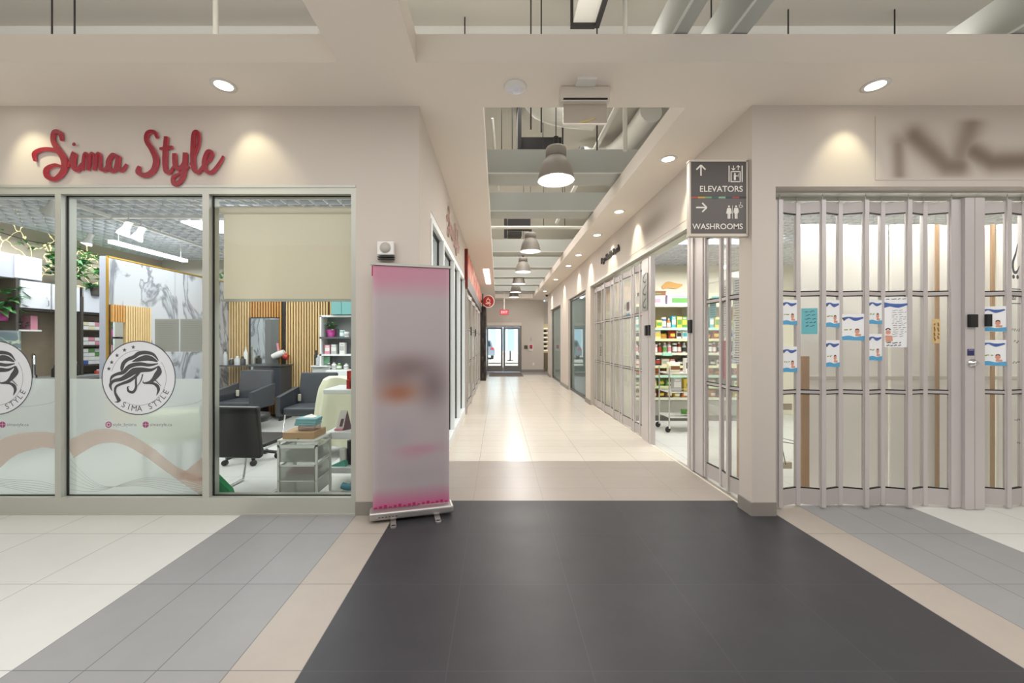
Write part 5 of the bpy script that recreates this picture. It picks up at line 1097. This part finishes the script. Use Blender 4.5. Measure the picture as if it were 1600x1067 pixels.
# salon chairs
def salon_chair(label, x, y, rz):
    t = thing('salon_chair', label, 'chair', (x, y, 0), rz, 'dark grey salon chairs')
    with at_origin(t):
        MB().bbox(-.26, .26, -.24, .25, .36, .47, .03, seg=3).build('seat', darkgrey, t)
        M = Matrix.Translation((0, .25, .42)) @ Matrix.Rotation(-.22, 4, 'X')
        m = MB(M); m.bbox(-.27, .27, -.02, .05, .03, .50, .02, seg=3); m.build('backrest', darkgrey, t)
        for s_ in (-1, 1):
            m = MB(); v = [(s_*.33, -.27, .36), (s_*.33, .27, .36), (s_*.33, .30, .70), (s_*.33, -.27, .62)]
            m.add(v+[(x_-s_*.06, y_, z_) for x_, y_, z_ in v], [(0, 1, 2, 3), (7, 6, 5, 4), (0, 4, 5, 1), (1, 5, 6, 2), (2, 6, 7, 3), (3, 7, 4, 0)] if s_ > 0 else [(3, 2, 1, 0), (4, 5, 6, 7), (1, 5, 4, 0), (2, 6, 5, 1), (3, 7, 6, 2), (0, 4, 7, 3)]); m.build('armrest', darkgrey, t)
            MB().bbox(s_*.225-.022, s_*.225+.022, .19, .21, .50, .60, .005, M=None).build('arm_pad', mat('pad_beige', 'cfc8b4', .5), t)
        MB().lathe([(.05, .02), (.045, .2), (.03, .2), (.03, .36)], n=16).build('hydraulic_post', chrome, t)
        MB().lathe([(.24, .0), (.24, .015), (.06, .035)], n=28).build('base_disc', chrome, t)
        m = MB(); m.tube([(-.2, -.28, .38), (-.18, -.40, .12), (.18, -.40, .12), (.2, -.28, .38)], .012, 8); m.build('footrest', chrome, t)
    return t
salon_chair('dark grey salon armchair facing out left of the tall mirror', -3.92, 6.25, radians(-2))
salon_chair('dark grey salon armchair before the pale counter and cream cape', -2.67, 5.75, radians(2))
# guest chair near the glass
t = thing('guest_chair', 'black leather visitor chair with chrome cantilever legs against the window', 'chair', (-2.27, 3.75, 0), radians(-4))
with at_origin(t):
    bk = mat('black_leather', '1c1c1e', .3)
    m = MB(Matrix.Translation((0, -.24, .39)) @ Matrix.Rotation(.10, 4, 'X')); m.bbox(-.26, .26, -.03, .03, -.02, .43, .02, seg=3); m.build('backrest', bk, t)
    MB(Matrix.Translation((0, 0, 0))).bbox(-.25, .25, -.20, .27, .42, .48, .02, seg=3).build('seat', bk, t)
    for s_ in (-1, 1):
        MB().tube(spline([(s_*.25, -.22, .44), (s_*.25, .24, .43), (s_*.25, .29, .38), (s_*.25, .24, .06), (s_*.25, .18, .015), (s_*.25, -.2, .015)], 5), .012, 8).build('leg', chrome, t)
    MB().tube([(-.25, -.2, .015), (.25, -.2, .015)], .012, 8).build('cross_bar', chrome, t)
# rolling stool
t = thing('rolling_stool', 'black wheeled stool base behind the visitor chair', 'stool', (-2.85, 4.7, 0))
with at_origin(t):
    for k in range(5):
        a_ = 2*pi*k/5+.3; MB().tube([(0, 0, .12), (.26*cos(a_), .26*sin(a_), .07)], .02, 8).build('arm', darkm, t)
        MB().lathe([(.03, -.02), (.03, .02)], M=Matrix.Translation((.27*cos(a_), .27*sin(a_), .031)) @ Matrix.Rotation(pi/2, 4, 'X'), n=12).build('wheel', black, t)
    MB().lathe([(.025, .1), (.025, .45)], n=12).build('column', chrome, t); MB().lathe([(.18, .45), (.2, .48), (.19, .53), (.1, .54)], n=24).build('seat', bk, t)
# green bag
t = MB(); v = []
t.add([(-2.40, 3.36, 0), (-2.20, 3.35, 0), (-2.19, 3.43, 0), (-2.38, 3.44, 0), (-2.36, 3.37, .26), (-2.23, 3.37, .14), (-2.22, 3.41, .14), (-2.35, 3.42, .26)], [(0, 1, 2, 3), (0, 4, 5, 1), (1, 5, 6, 2), (2, 6, 7, 3), (3, 7, 4, 0), (4, 7, 6, 5)])
tag(t.build('gift_bag', mat('bag_green', '2f9a62', .5), loc='base'), 'crumpled green bag on the floor by the mullion', 'bag')
# drawer cart
def cart():
    t = thing('drawer_cart', 'white wire drawer unit with three mesh drawers inside window', 'cart', (-1.70, 3.60, 0), 0)
    xa, xb, ya, yb, zt_ = -1.875, -1.535, 3.45, 3.75, .525
    cw = mat('cart_white', 'd8dad4', .4)
    for x in (xa, xb-.018):
        for y in (ya, yb-.018): MB().box(x, x+.018, y, y+.018, .0, zt_).build('post', cw, t)
    MB().box(xa, xb, ya, yb, zt_-.004, zt_+.008).build('top_panel', cw, t)
    MB().box(xa, xb, ya, ya+.015, .475, .49).box(xa, xb, ya, ya+.015, .03, .045).box(xa, xa+.012, ya, yb, .475, .487).box(xb-.012, xb, ya, yb, .475, .487).box(xa, xb, yb-.015, yb, .475, .49).build('rail', cw, t)
    mesh_ = glass('mesh_drawer', (.92, .93, .92), .2, .32, 'd8dad6')
    for z in (.06, .19, .345):
        d_ = MB().box(xa+.02, xb-.02, ya+.005, ya+.012, z, z+.12).box(xa+.02, xb-.02, yb-.02, yb-.014, z, z+.12).box(xa+.02, xa+.026, ya, yb-.015, z, z+.12).box(xb-.026, xb-.02, ya, yb-.015, z, z+.12).box(xa+.02, xb-.02, ya, yb-.015, z, z+.004).build('drawer', mesh_, t)
        MB().box(xa+.018, xb-.018, ya, ya+.012, z+.118, z+.13).box(xa+.012, xa+.024, ya, yb-.01, z+.118, z+.13).box(xb-.024, xb-.012, ya, yb-.01, z+.118, z+.13).build('drawer_rim', cw, d_)
cart()
tag(MB().bbox(-1.83, -1.6, 3.5, 3.7, .15+.07, .15+.10, .008).build('folded_cloth', mat('cloth_red', 'a8485a', .7), loc='base'), 'dusty red cloth in the lower drawer of the cart', 'cloth')
tag(MB().bbox(-1.83, -1.58, 3.49, 3.7, .355, .43, .02).build('folded_bag', mat('bag_grey', 'a9aca8', .6), loc='base'), 'grey plastic wrapped items in the top drawer', 'bag')
t = thing('cardboard_box', 'shallow kraft cardboard box on top of drawer cart', 'box', (-1.72, 3.6, .533), 0)
MB().bbox(-1.845, -1.575, 3.48, 3.72, .533, .59, .003).build('carton', mat('kraft', 'b0906c', .7), t); MB().box(-1.72, -1.70, 3.478, 3.481, .533, .54).build('tab_slot', darkm, t)
tag(MB().bbox(-1.75, -1.60, 3.55, 3.68, .591, .635, .01).build('plastic_tub', glass('clear_tub', (.8, .75, .75), .6, .35, 'd8c8c4'), loc='base'), 'clear plastic tub with reddish contents on the kraft box', 'tub')
for k in range(3):
    tag(MB().bbox(-1.775+k*.006, -1.59+k*.004, 3.54, 3.67, .636+k*.021, .656+k*.021, .004).build('tissue_pack', mat('tissue_teal', '7fb0b6', .6), loc='base'), 'blue tissue pack on the clear tub, %s of the stack' % ['bottom', 'middle', 'top'][k], 'tissue pack', 'blue tissue packs on the cart')
tag(MB().add([(-1.72, 3.58, .701), (-1.62, 3.57, .701), (-1.66, 3.62, .725), (-1.70, 3.6, .715), (-1.60, 3.6, .708)], [(0, 1, 2), (0, 2, 3), (1, 4, 2)]).build('paper_slip', white, loc='base'), 'crumpled white paper slip on the tissue packs', 'paper')
# white display stand
t = thing('display_stand', 'white tiered shelf stand inside the salon window right end', 'stand', (-1.2, 3.95, 0))
MB().bbox(-1.63, -.85, 3.78, 4.18, .88, .925, .01).build('shelf_board', whitep, t); MB().bbox(-1.60, -.85, 3.78, 4.18, .46, .53, .01).build('shelf_board', whitep, t); MB().bbox(-1.60, -.85, 3.78, 4.18, .14, .20, .01).build('shelf_board', whitep, t)
MB().box(-1.0, -.9, 4.1, 4.18, 0, .9).build('support', whitep, t)
for k, z in enumerate((.926, 1.012)):
    t2 = thing('product_box', 'red product box on the white stand, %s of two' % ['lower', 'upper'][k], 'box', (-1.37, 3.85, z))
    MB().box(-1.42+.004*k, -1.30, 3.81, 3.88, z, z+.082).build('carton', mat('box_red', 'b0281e', .4), t2)
    MB().box(-1.39, -1.31, 3.808, 3.81, z+.01, z+.07, 0).build('label_panel', mat('box_dark', '581a1c', .4) if k == 0 else mat('box_red2', 'c03428', .4), t2)
t = thing('desk_calendar', 'tent desk calendar with pink base on the middle white shelf', 'calendar', (-1.43, 3.85, .53))
MB().add([(-1.53, 3.82, .531), (-1.47, 3.84, .531), (-1.43, 3.86, .72), (-1.485, 3.84, .72)], [(0, 1, 2, 3)]).build('page', white, t)
MB().add([(-1.47, 3.835, .57), (-1.455, 3.84, .64), (-1.478, 3.833, .64), (-1.495, 3.828, .57)], [(0, 1, 2, 3)]).build('page_print', mat('print_plum', '7a5a64', .6), t)
MB().add([(-1.46, 3.82, .531), (-1.40, 3.9, .531), (-1.43, 3.86, .72)], [(0, 1, 2)]).build('stand_back', mat('calendar_grey', '6d5058', .5), t)
MB().box(-1.535, -1.46, 3.815, 3.85, .531, .55).build('base', PM['pink'], t)
tag(MB().lathe([(.045, 0), (.045, .22)], -1.40, 3.9, 16, 0, Matrix.Translation((0, 0, .201))).build('black_canister', darkm, loc='base'), 'black cylinder on the lowest white shelf', 'canister')
tag(MB().add([(-1.58, 3.8, .201), (-1.42, 3.8, .201), (-1.42, 3.98, .201), (-1.45, 3.82, .255), (-1.43, 3.95, .25)], [(0, 1, 3), (1, 4, 3), (1, 2, 4), (0, 3, 4, 2)]).build('teal_packet', mat('packet_teal', '5fae9c', .5), loc='base'), 'teal packet lying on the lowest white shelf', 'packet')
tag(MB().bbox(-1.50, -1.44, 3.83, 3.9, .201, .36, .02).build('white_bag', white, loc='base'), 'crumpled white bag beside the black cylinder', 'bag')
tag(MB().tube(spline([(-1.42, 3.7, .06), (-1.36, 3.7, .045), (-1.3, 3.72, .06), (-1.2, 3.72, .03)], 4), [.03]*13, 10).build('blue_brush', mat('dusty_blue', '4d8ea0', .5), loc='base'), 'dusty blue object on the floor under the white stand', 'brush')
# cream cape over a chair
def cape():
    m = MB(); n = 28; rows = 9; v = []; f = []
    cx, cy = -1.93, 5.0
    for j in range(rows):
        q_ = j/(rows-1); z = .92-.80*q_
        for k in range(n):
            a_ = 2*pi*k/n; r_ = (.16+.10*q_**.5+.035*sin(a_*6+q_*2)*(q_+.25)); v.append((cx+r_*1.25*cos(a_), cy+r_*sin(a_), z+.02*sin(a_*3)))
    for j in range(rows-1):
        for k in range(n): f.append((j*n+k, j*n+(k+1) % n, (j+1)*n+(k+1) % n, (j+1)*n+k))
    m.add(v, f, 0, smooth=True); v2 = v[:n]; m.add(v2+[(cx, cy, .95)], [(k, (k+1) % n, n) for k in range(n)], 0, smooth=True)
    return m.build('draped_cape', mat('cape_cream', 'd9d8bd', .9), loc='base')
tag(cape(), 'cream cloth cape draped over a seat behind white stand', 'cape')
# wash station / products beyond
t = thing('product_shelf', 'grey wall shelf with plants and salon products in back right corner', 'shelf', (-2.6, 7.2, .9))
xa, xb = W(507, 0, 7.3).x, W(560, 0, 7.3).x
MB().box(xa, xb+.6, 7.37, 7.415, .9, 1.82).build('back_panel', mat('shelf_grey', '8f9294', .4), t)
MB().box(xa, xa+.03, 7.1, 7.415, .9, 1.82).build('side_panel', whitep, t)
for z in (1.12, 1.42, 1.80): MB().box(xa, xb+.6, 7.1, 7.415, z, z+.03).build('shelf_board', mat('shelf_dark', '5d5a60', .4) if z == 1.42 else whitep, t)
tag(MB().bbox(-2.93, xb+.6, 6.9, 7.41, .0, .88, .01).build('base_cabinet', whitep, loc='base'), 'white base cabinet under the back product shelf', 'cabinet')
for i, (px_, z, c_, h, lab) in enumerate(((534, 1.45, 'teal', .12, 'teal jar on dark shelf at back right'), (541, 1.45, 'white', .1, 'white jar on dark shelf at back right'), (512, 1.15, 'pink', .16, 'pink printed box under the back plant'), (522, 1.15, 'silver', .17, 'silver carton on the lower back shelf'), (535, 1.15, 'white', .2, 'white carton on the lower back shelf'), (513, .885, 'black', .1, 'dark bottle on the white base cabinet, left'), (521, .885, 'white', .12, 'white bottle on the white base cabinet'), (529, .885, 'green', .1, 'green-white bottle on the white base cabinet'), (540, .885, 'white', .1, 'white tub on the white base cabinet, right'))):
    x = W(px_, 0, 7.15).x; place('bottle' if z < 1 else 'carton' if h > .13 else 'jar', c_, 'white' if c_ != 'white' else 'silver', .09, h, x, 7.18, z, lab, 'products in the back right corner')
tag(MB().box(xa+.22, xb+.5, 7.05, 7.4, 1.84, 2.1).box(xa+.40, xa+.405, 7.045, 7.05, 1.84, 2.1, 1).build('teal_case', [mat('teal_case', '6fa3a0', .6), mat('teal_line', '3f6a68', .6)], loc='base'), 'large teal storage case on top of back product shelf', 'case')
# plants
leafm = mat('leaf_green', '3f7a44', .45, noise=.35, nscale=6); leafl = mat('leaf_light', '7db56a', .45, noise=.3, nscale=6)
def leaf(m, base, d, L, w_, mi, droop=.3):
    d = Vector(d).normalized(); side = d.cross(Vector((0, 0, 1))); side = side.normalized() if side.length > .01 else Vector((1, 0, 0)); base = Vector(base)
    mid = base+d*L*.5+Vector((0, 0, L*.06)); tip = base+d*L-Vector((0, 0, L*droop)); q1 = base+d*L*.25
    m.add([base, q1+side*w_*.4, mid+side*w_*.5, tip, mid-side*w_*.5, q1-side*w_*.4, mid-Vector((0, 0, w_*.12))], [(0, 1, 6), (1, 2, 6), (2, 3, 6), (3, 4, 6), (4, 5, 6), (5, 0, 6)], mi)
def plant(label, cx, cy, z, r, h, n, potc, seed, L=.14, name='potted_plant', pot=True):
    rr = random.Random(seed); t = thing(name, label, 'plant', (cx, cy, z))
    if pot: MB().lathe([(.06, z), (.08, z+.13), (.07, z+.12), (.001, z+.12)], cx, cy, 18).build('pot', potc, t)
    m = MB(); zz = z+(.1 if pot else 0)
    for i in range(n):
        a_ = rr.uniform(0, 2*pi); el = rr.uniform(-.1, 1.1); rad = r*rr.random()**.6
        b_ = (max(cx+rad*cos(a_)*.7, -6.02) if cx < -5.5 else cx+rad*cos(a_)*.7, cy+rad*sin(a_)*.7, zz+h*rr.random()); leaf(m, b_, (abs(cos(a_))-.1 if cx < -5.5 else cos(a_), sin(a_), el*.6), L*rr.uniform(.6, 1.2), L*.45, 0 if rr.random() < .6 else 1, rr.uniform(.1, .5))
    m.build('foliage', [leafm, leafl], t); return t
potw = mat('pot_magenta', 'b03a86', .5)
plant('small green plant in magenta pot on the back dark shelf', W(516, 0, 7.2).x, 7.25, 1.45, .12, .16, 40, potw, 3, .09)
plant('bushy green plant on top of cabinets left of the mullion', -5.98, 5.62, 2.14, .24, .34, 130, walnut, 4, .17)
plant('broad leaved green plant on cabinets beside the marble partition', -5.98, 6.35, 2.20, .30, .16, 110, walnut, 5, .2)
plant('low green plant tucked below the cabinet top by the partition', -5.85, 5.9, 2.03, .14, .06, 50, walnut, 6, .11)
plant('green plant in magenta pot at far left of window', -6.0, 4.9, 1.62, .16, .26, 60, potw, 7, .2)
def garland(label, pts, n, seed):
    rr = random.Random(seed); P_ = spline(pts, 8); t = thing('ivy_garland', label, 'garland', P_[0])
    MB().tube(P_, .005, 5).build('vine', mat('vine', '4a4636', .7), t); m = MB()
    for i in range(n):
        p = P_[rr.randrange(len(P_))]; a_ = rr.uniform(0, 2*pi); leaf(m, (p[0]+rr.uniform(-.05, .05), p[1]+rr.uniform(-.06, .06), p[2]+rr.uniform(-.08, .05)), (cos(a_), sin(a_), -.2), .07, .045, rr.randrange(2))
    m.build('leaves', [leafm, leafl], t)
garland('ivy garland strung along the top of the cracked wall', [(-6.1, 4.7, 2.75), (-6.1, 5.3, 2.68), (-6.1, 5.9, 2.72), (-6.1, 6.6, 2.62)], 60, 1)
garland('ivy hanging on rail at the back near the marble partition', [(-5.6, 7.3, 2.2), (-5.2, 7.35, 2.5), (-4.9, 7.35, 2.62), (-4.4, 7.35, 2.6)], 90, 2)
# cabinets on the left wall
doorm = mat('cabinet_white', 'dcdde2', .4)
t = thing('wall_cabinet', 'white box cabinet stacked on top of the dark wood cabinets', 'cabinet', (-6.0, 5.05, 2.14)); MB().box(-6.2, -5.86, 4.6, 5.22, 2.14, 2.43).build('carcass', mat('cab_grey', 'b2b3c0', .5), t); MB().box(-5.86, -5.845, 4.92, 5.21, 2.15, 2.42).build('door', doorm, t)
for i, (ya, yb, lab) in enumerate(((4.97, 5.32, 'white door wall cabinet with dark wood end panel'), (5.325, 5.69, 'white door wall cabinet left of the dark wood divider'), (5.73, 6.10, 'white door wall cabinet right of the dark wood divider'), (6.10, 6.47, 'white door wall cabinet behind the marble partition edge'))):
    t = thing('wall_cabinet', lab, 'cabinet', (-6.0, (ya+yb)/2, 1.76), group='white door wall cabinets')
    MB().box(-6.2, -5.87, ya, yb, 1.76, 2.13).build('carcass', walnut, t)
    d_ = MB().box(-5.87, -5.85, ya+.012, yb-.004, 1.79, 2.125).build('door', doorm, t)
    yh = yb-.05 if i % 2 == 0 else ya+.05
    MB().tube([(-5.85, yh, 1.83), (-5.825, yh, 1.83), (-5.825, yh, 1.94), (-5.85, yh, 1.94)], .006, 6).build('handle', chrome, d_)
tag(MB().box(-6.2, -5.86, 4.94, 4.97, .9, 2.14).build('end_panel', walnut, loc='base'), 'dark wood end panel of the cabinet run', 'panel')
tag(MB().box(-6.2, -5.84, 5.695, 5.725, .9, 2.0).build('divider_panel', walnut, loc='base'), 'dark wood divider between the wall cabinets', 'panel')
tag(MB().box(-6.195, -6.18, 4.97, 7.4, .9, 1.76).build('backsplash', mat('backsplash_tan', '9c8c76', .5, noise=.15, nscale=10), loc='base'), 'tan stone backsplash below wall cabinets', 'backsplash')
t = thing('base_cabinet_run', 'dark sink counter below the backsplash', 'counter', (-6, 6, 0)); MB().box(-6.175, -5.65, 4.6, 7.4, 0, .86).build('body', walnut, t); MB().box(-6.178, -5.62, 4.6, 7.4, .86, .90).build('worktop', mat('counter_top', '9a9a98', .3), t)
t = thing('faucet', 'curved chrome faucet over the salon sink', 'faucet', (-5.95, 5.15, .9)); MB().tube(spline([(-6.0, 5.25, .9), (-6.0, 5.25, 1.12), (-5.95, 5.2, 1.2), (-5.85, 5.12, 1.18), (-5.82, 5.1, 1.08)], 6), .018, 10).build('spout', chrome, t); MB().lathe([(.035, .9), (.03, .94)], -6.0, 5.25, 14).build('base', chrome, t)
t = thing('utility_shelf', 'shelves packed with white and coloured product boxes by partition', 'shelf', (-6.0, 6.2, .9))
for z in (1.02, 1.30, 1.52): MB().box(-6.18, -5.88, 5.73, 6.6, z, z+.02).build('shelf_board', walnut, t)
k = 0
for z, nrow, cc in ((1.32, 2, ('white', 'white', 'pink', 'white', 'white', 'yellow', 'red')), (1.54, 2, ('white', 'cream', 'white', 'pink', 'red', 'white', 'cream')), (1.04, 4, ('blue', 'white', 'white', 'white', 'green', 'white', 'green'))):
    for r_ in range(nrow):
        for j in range(7):
            y = 5.76+j*.105; c_ = cc[(j+r_) % 7]
            if z == 1.54 and r_ == 1 and j > 4: continue
            tag(MB().bbox(-6.10, -5.90-.01*(j % 3), y, y+.095, z+r_*.058, z+r_*.058+.052, .003).build('product_box', PM[c_], loc='base'), 'small %s product box on the %s utility shelf, %s from the left in %s layer' % (c_, {1.32: 'middle', 1.54: 'top', 1.04: 'bottom'}[z], ORD[j], ORD[r_]), 'box', 'product boxes on the salon utility shelves')
for i, (y, c1_, c2_, h, lab) in enumerate(((5.0, 'black', 'silver', .14, 'black jar by the sink, leftmost'), (5.38, 'black', 'black', .16, 'black dispenser right of the faucet'), (5.5, 'silver', 'black', .12, 'silver cup right of the faucet'), (5.62, 'black', 'silver', .2, 'tall black bottle by the mullion'), (5.95, 'red', 'white', .06, 'red bowl on the counter by the partition'), (6.15, 'cream', 'black', .2, 'cream pump bottle on counter by the partition'), (6.3, 'black', 'black', .17, 'black bottle on the counter near marble edge'), (6.4, 'red', 'black', .2, 'dark red bottle on the counter near marble edge'))):
    bottle(-5.85, y, .9, .045, h, c1_, c2_, lab, 'bottles on the sink counter')
tag(MB().add([(-6.0, 4.97, 1.20), (-5.85, 5.0, 1.20), (-5.85, 5.02, .95), (-5.98, 4.99, .93)], [(0, 1, 2, 3)]).box(-6.0, -5.84, 4.965, 4.98, 1.19, 1.21).build('towel', white, loc='base'), 'white towel hanging in front of the backsplash', 'towel')
t = thing('acrylic_cabinet', 'clear acrylic display box at the far left of the window', 'case', (-5.9, 4.7, 1.0)); MB().box(-6.3+.12, -5.75, 4.55, 4.9, 1.02, 1.5).build('case_body', glass('acrylic', (.85, .92, .95), 1.2, .15, 'cfe0ea'), t)
MB().box(-6.18, -5.75, 4.55, 4.9, 1.24, 1.25).build('inner_shelf', mat('pale_blue', '9ac0d4', .4), t)
t = thing('product_tray', 'white tray of flowers and small packs under the cabinets', 'tray', (-6.0, 5.15, 1.5)); MB().box(-6.15, -5.95, 4.99, 5.3, 1.50, 1.52).build('tray', white, t); m = MB(); rr = random.Random(3)
for i in range(40): leaf(m, (-6.05+rr.uniform(-.06, .06), 5.1+rr.uniform(-.08, .1), 1.53+rr.random()*.08), (rr.uniform(-1, 1), rr.uniform(-1, 1), .5), .05, .03, 0)
m.build('dark_flowers', mat('dark_flower', '54525a', .6), t); MB().box(-6.1, -5.98, 5.2, 5.28, 1.52, 1.70).build('pack', PM['pink'], t)
# salon lights
t = thing('linear_pendant', 'long lit linear lamp hung over the marble partition', 'light', (-4.9, 5.6, 2.6))
p1, p2 = Vector((-4.75, 4.95, 2.62)), Vector((-4.75, 6.0, 2.62)); MB().box(-4.80, -4.73, 5.0, 6.2, 2.58, 2.62).build('diffuser', led, t); MB().tube([(-4.76, 5.1, 2.62), (-4.76, 5.1, 2.86)], .004, 5).tube([(-4.76, 6.1, 2.62), (-4.76, 6.1, 2.86)], .004, 5).build('wire', white, t)
for i, (px_, py_, Y, lab) in enumerate(((196, 358, 4.6, 'white track spotlight near the top of the middle window, left'), (217, 366, 4.8, 'white track spotlight near the top of the middle window, right'), (138, 374, 5.6, 'white box spotlight beside the cracked wall'), (78, 325, 4.4, 'white spotlight near top of the left window'))):
    p = W(px_, py_, Y); t = thing('track_spotlight', lab, 'light', p, group=None)
    MB(Matrix.Translation(p) @ Matrix.Rotation(.5, 4, 'Y')).lathe([(.065, -.07), (.05, -.02), (.035, .02), (.035, .1)], n=16).build('head', white, t)
    MB(Matrix.Translation(p) @ Matrix.Rotation(.5, 4, 'Y')).lathe([(.06, -.069), (.001, -.066)], n=16, cap=False).build('lens', mat('lens_lit', 'fff4ee', .4, emit='fff2ec', estr=1.5) if i == 0 else mat('lens_dim', 'c8ccd4', .3), t)
    MB().tube([p+Vector((.03, 0, .05)), p+Vector((.04, 0, 2.86-p.z))], .006, 6).build('stem', white, t)
t = thing('ceiling_light_panel', 'bright square light panel set in the salon ceiling', 'light', (-3.6, 5.4, 2.84)); MB().box(-3.9, -3.0, 5.0, 5.5, 2.835, 2.85).build('diffuser', emis('panel_lit', 'ffffff', 2.6), t)
t = thing('ceiling_track', 'white lighting track under the salon lattice ceiling', 'track', (-4, 5, 2.8)); MB().box(-5.1, -2.4, 4.7, 4.73, 2.80, 2.83).box(-4.5, -4.47, 3.9, 7.3, 2.80, 2.83).build('rail', white, t)
for i, (x, z0_, z1_) in enumerate(((-4.4, 1.55, 2.2), (-4.25, 1.6, 2.3), (-4.0, 1.5, 2.3))):
    pass

# pale green salon stool seen blurred through the frosted film
t = thing('salon_ottoman', 'pale green padded seat blurred behind the frosted middle pane', 'ottoman', (-3.35, 4.2, 0))
MB().bbox(-3.58, -3.14, 4.0, 4.4, .34, .66, .05, seg=3).build('seat', mat('pale_green_vinyl', 'c9cfa0', .5), t)
for x in (-3.54, -3.2):
    for y in (4.05, 4.33): MB().box(x, x+.03, y, y+.03, 0, .36).build('leg', darkm, t)
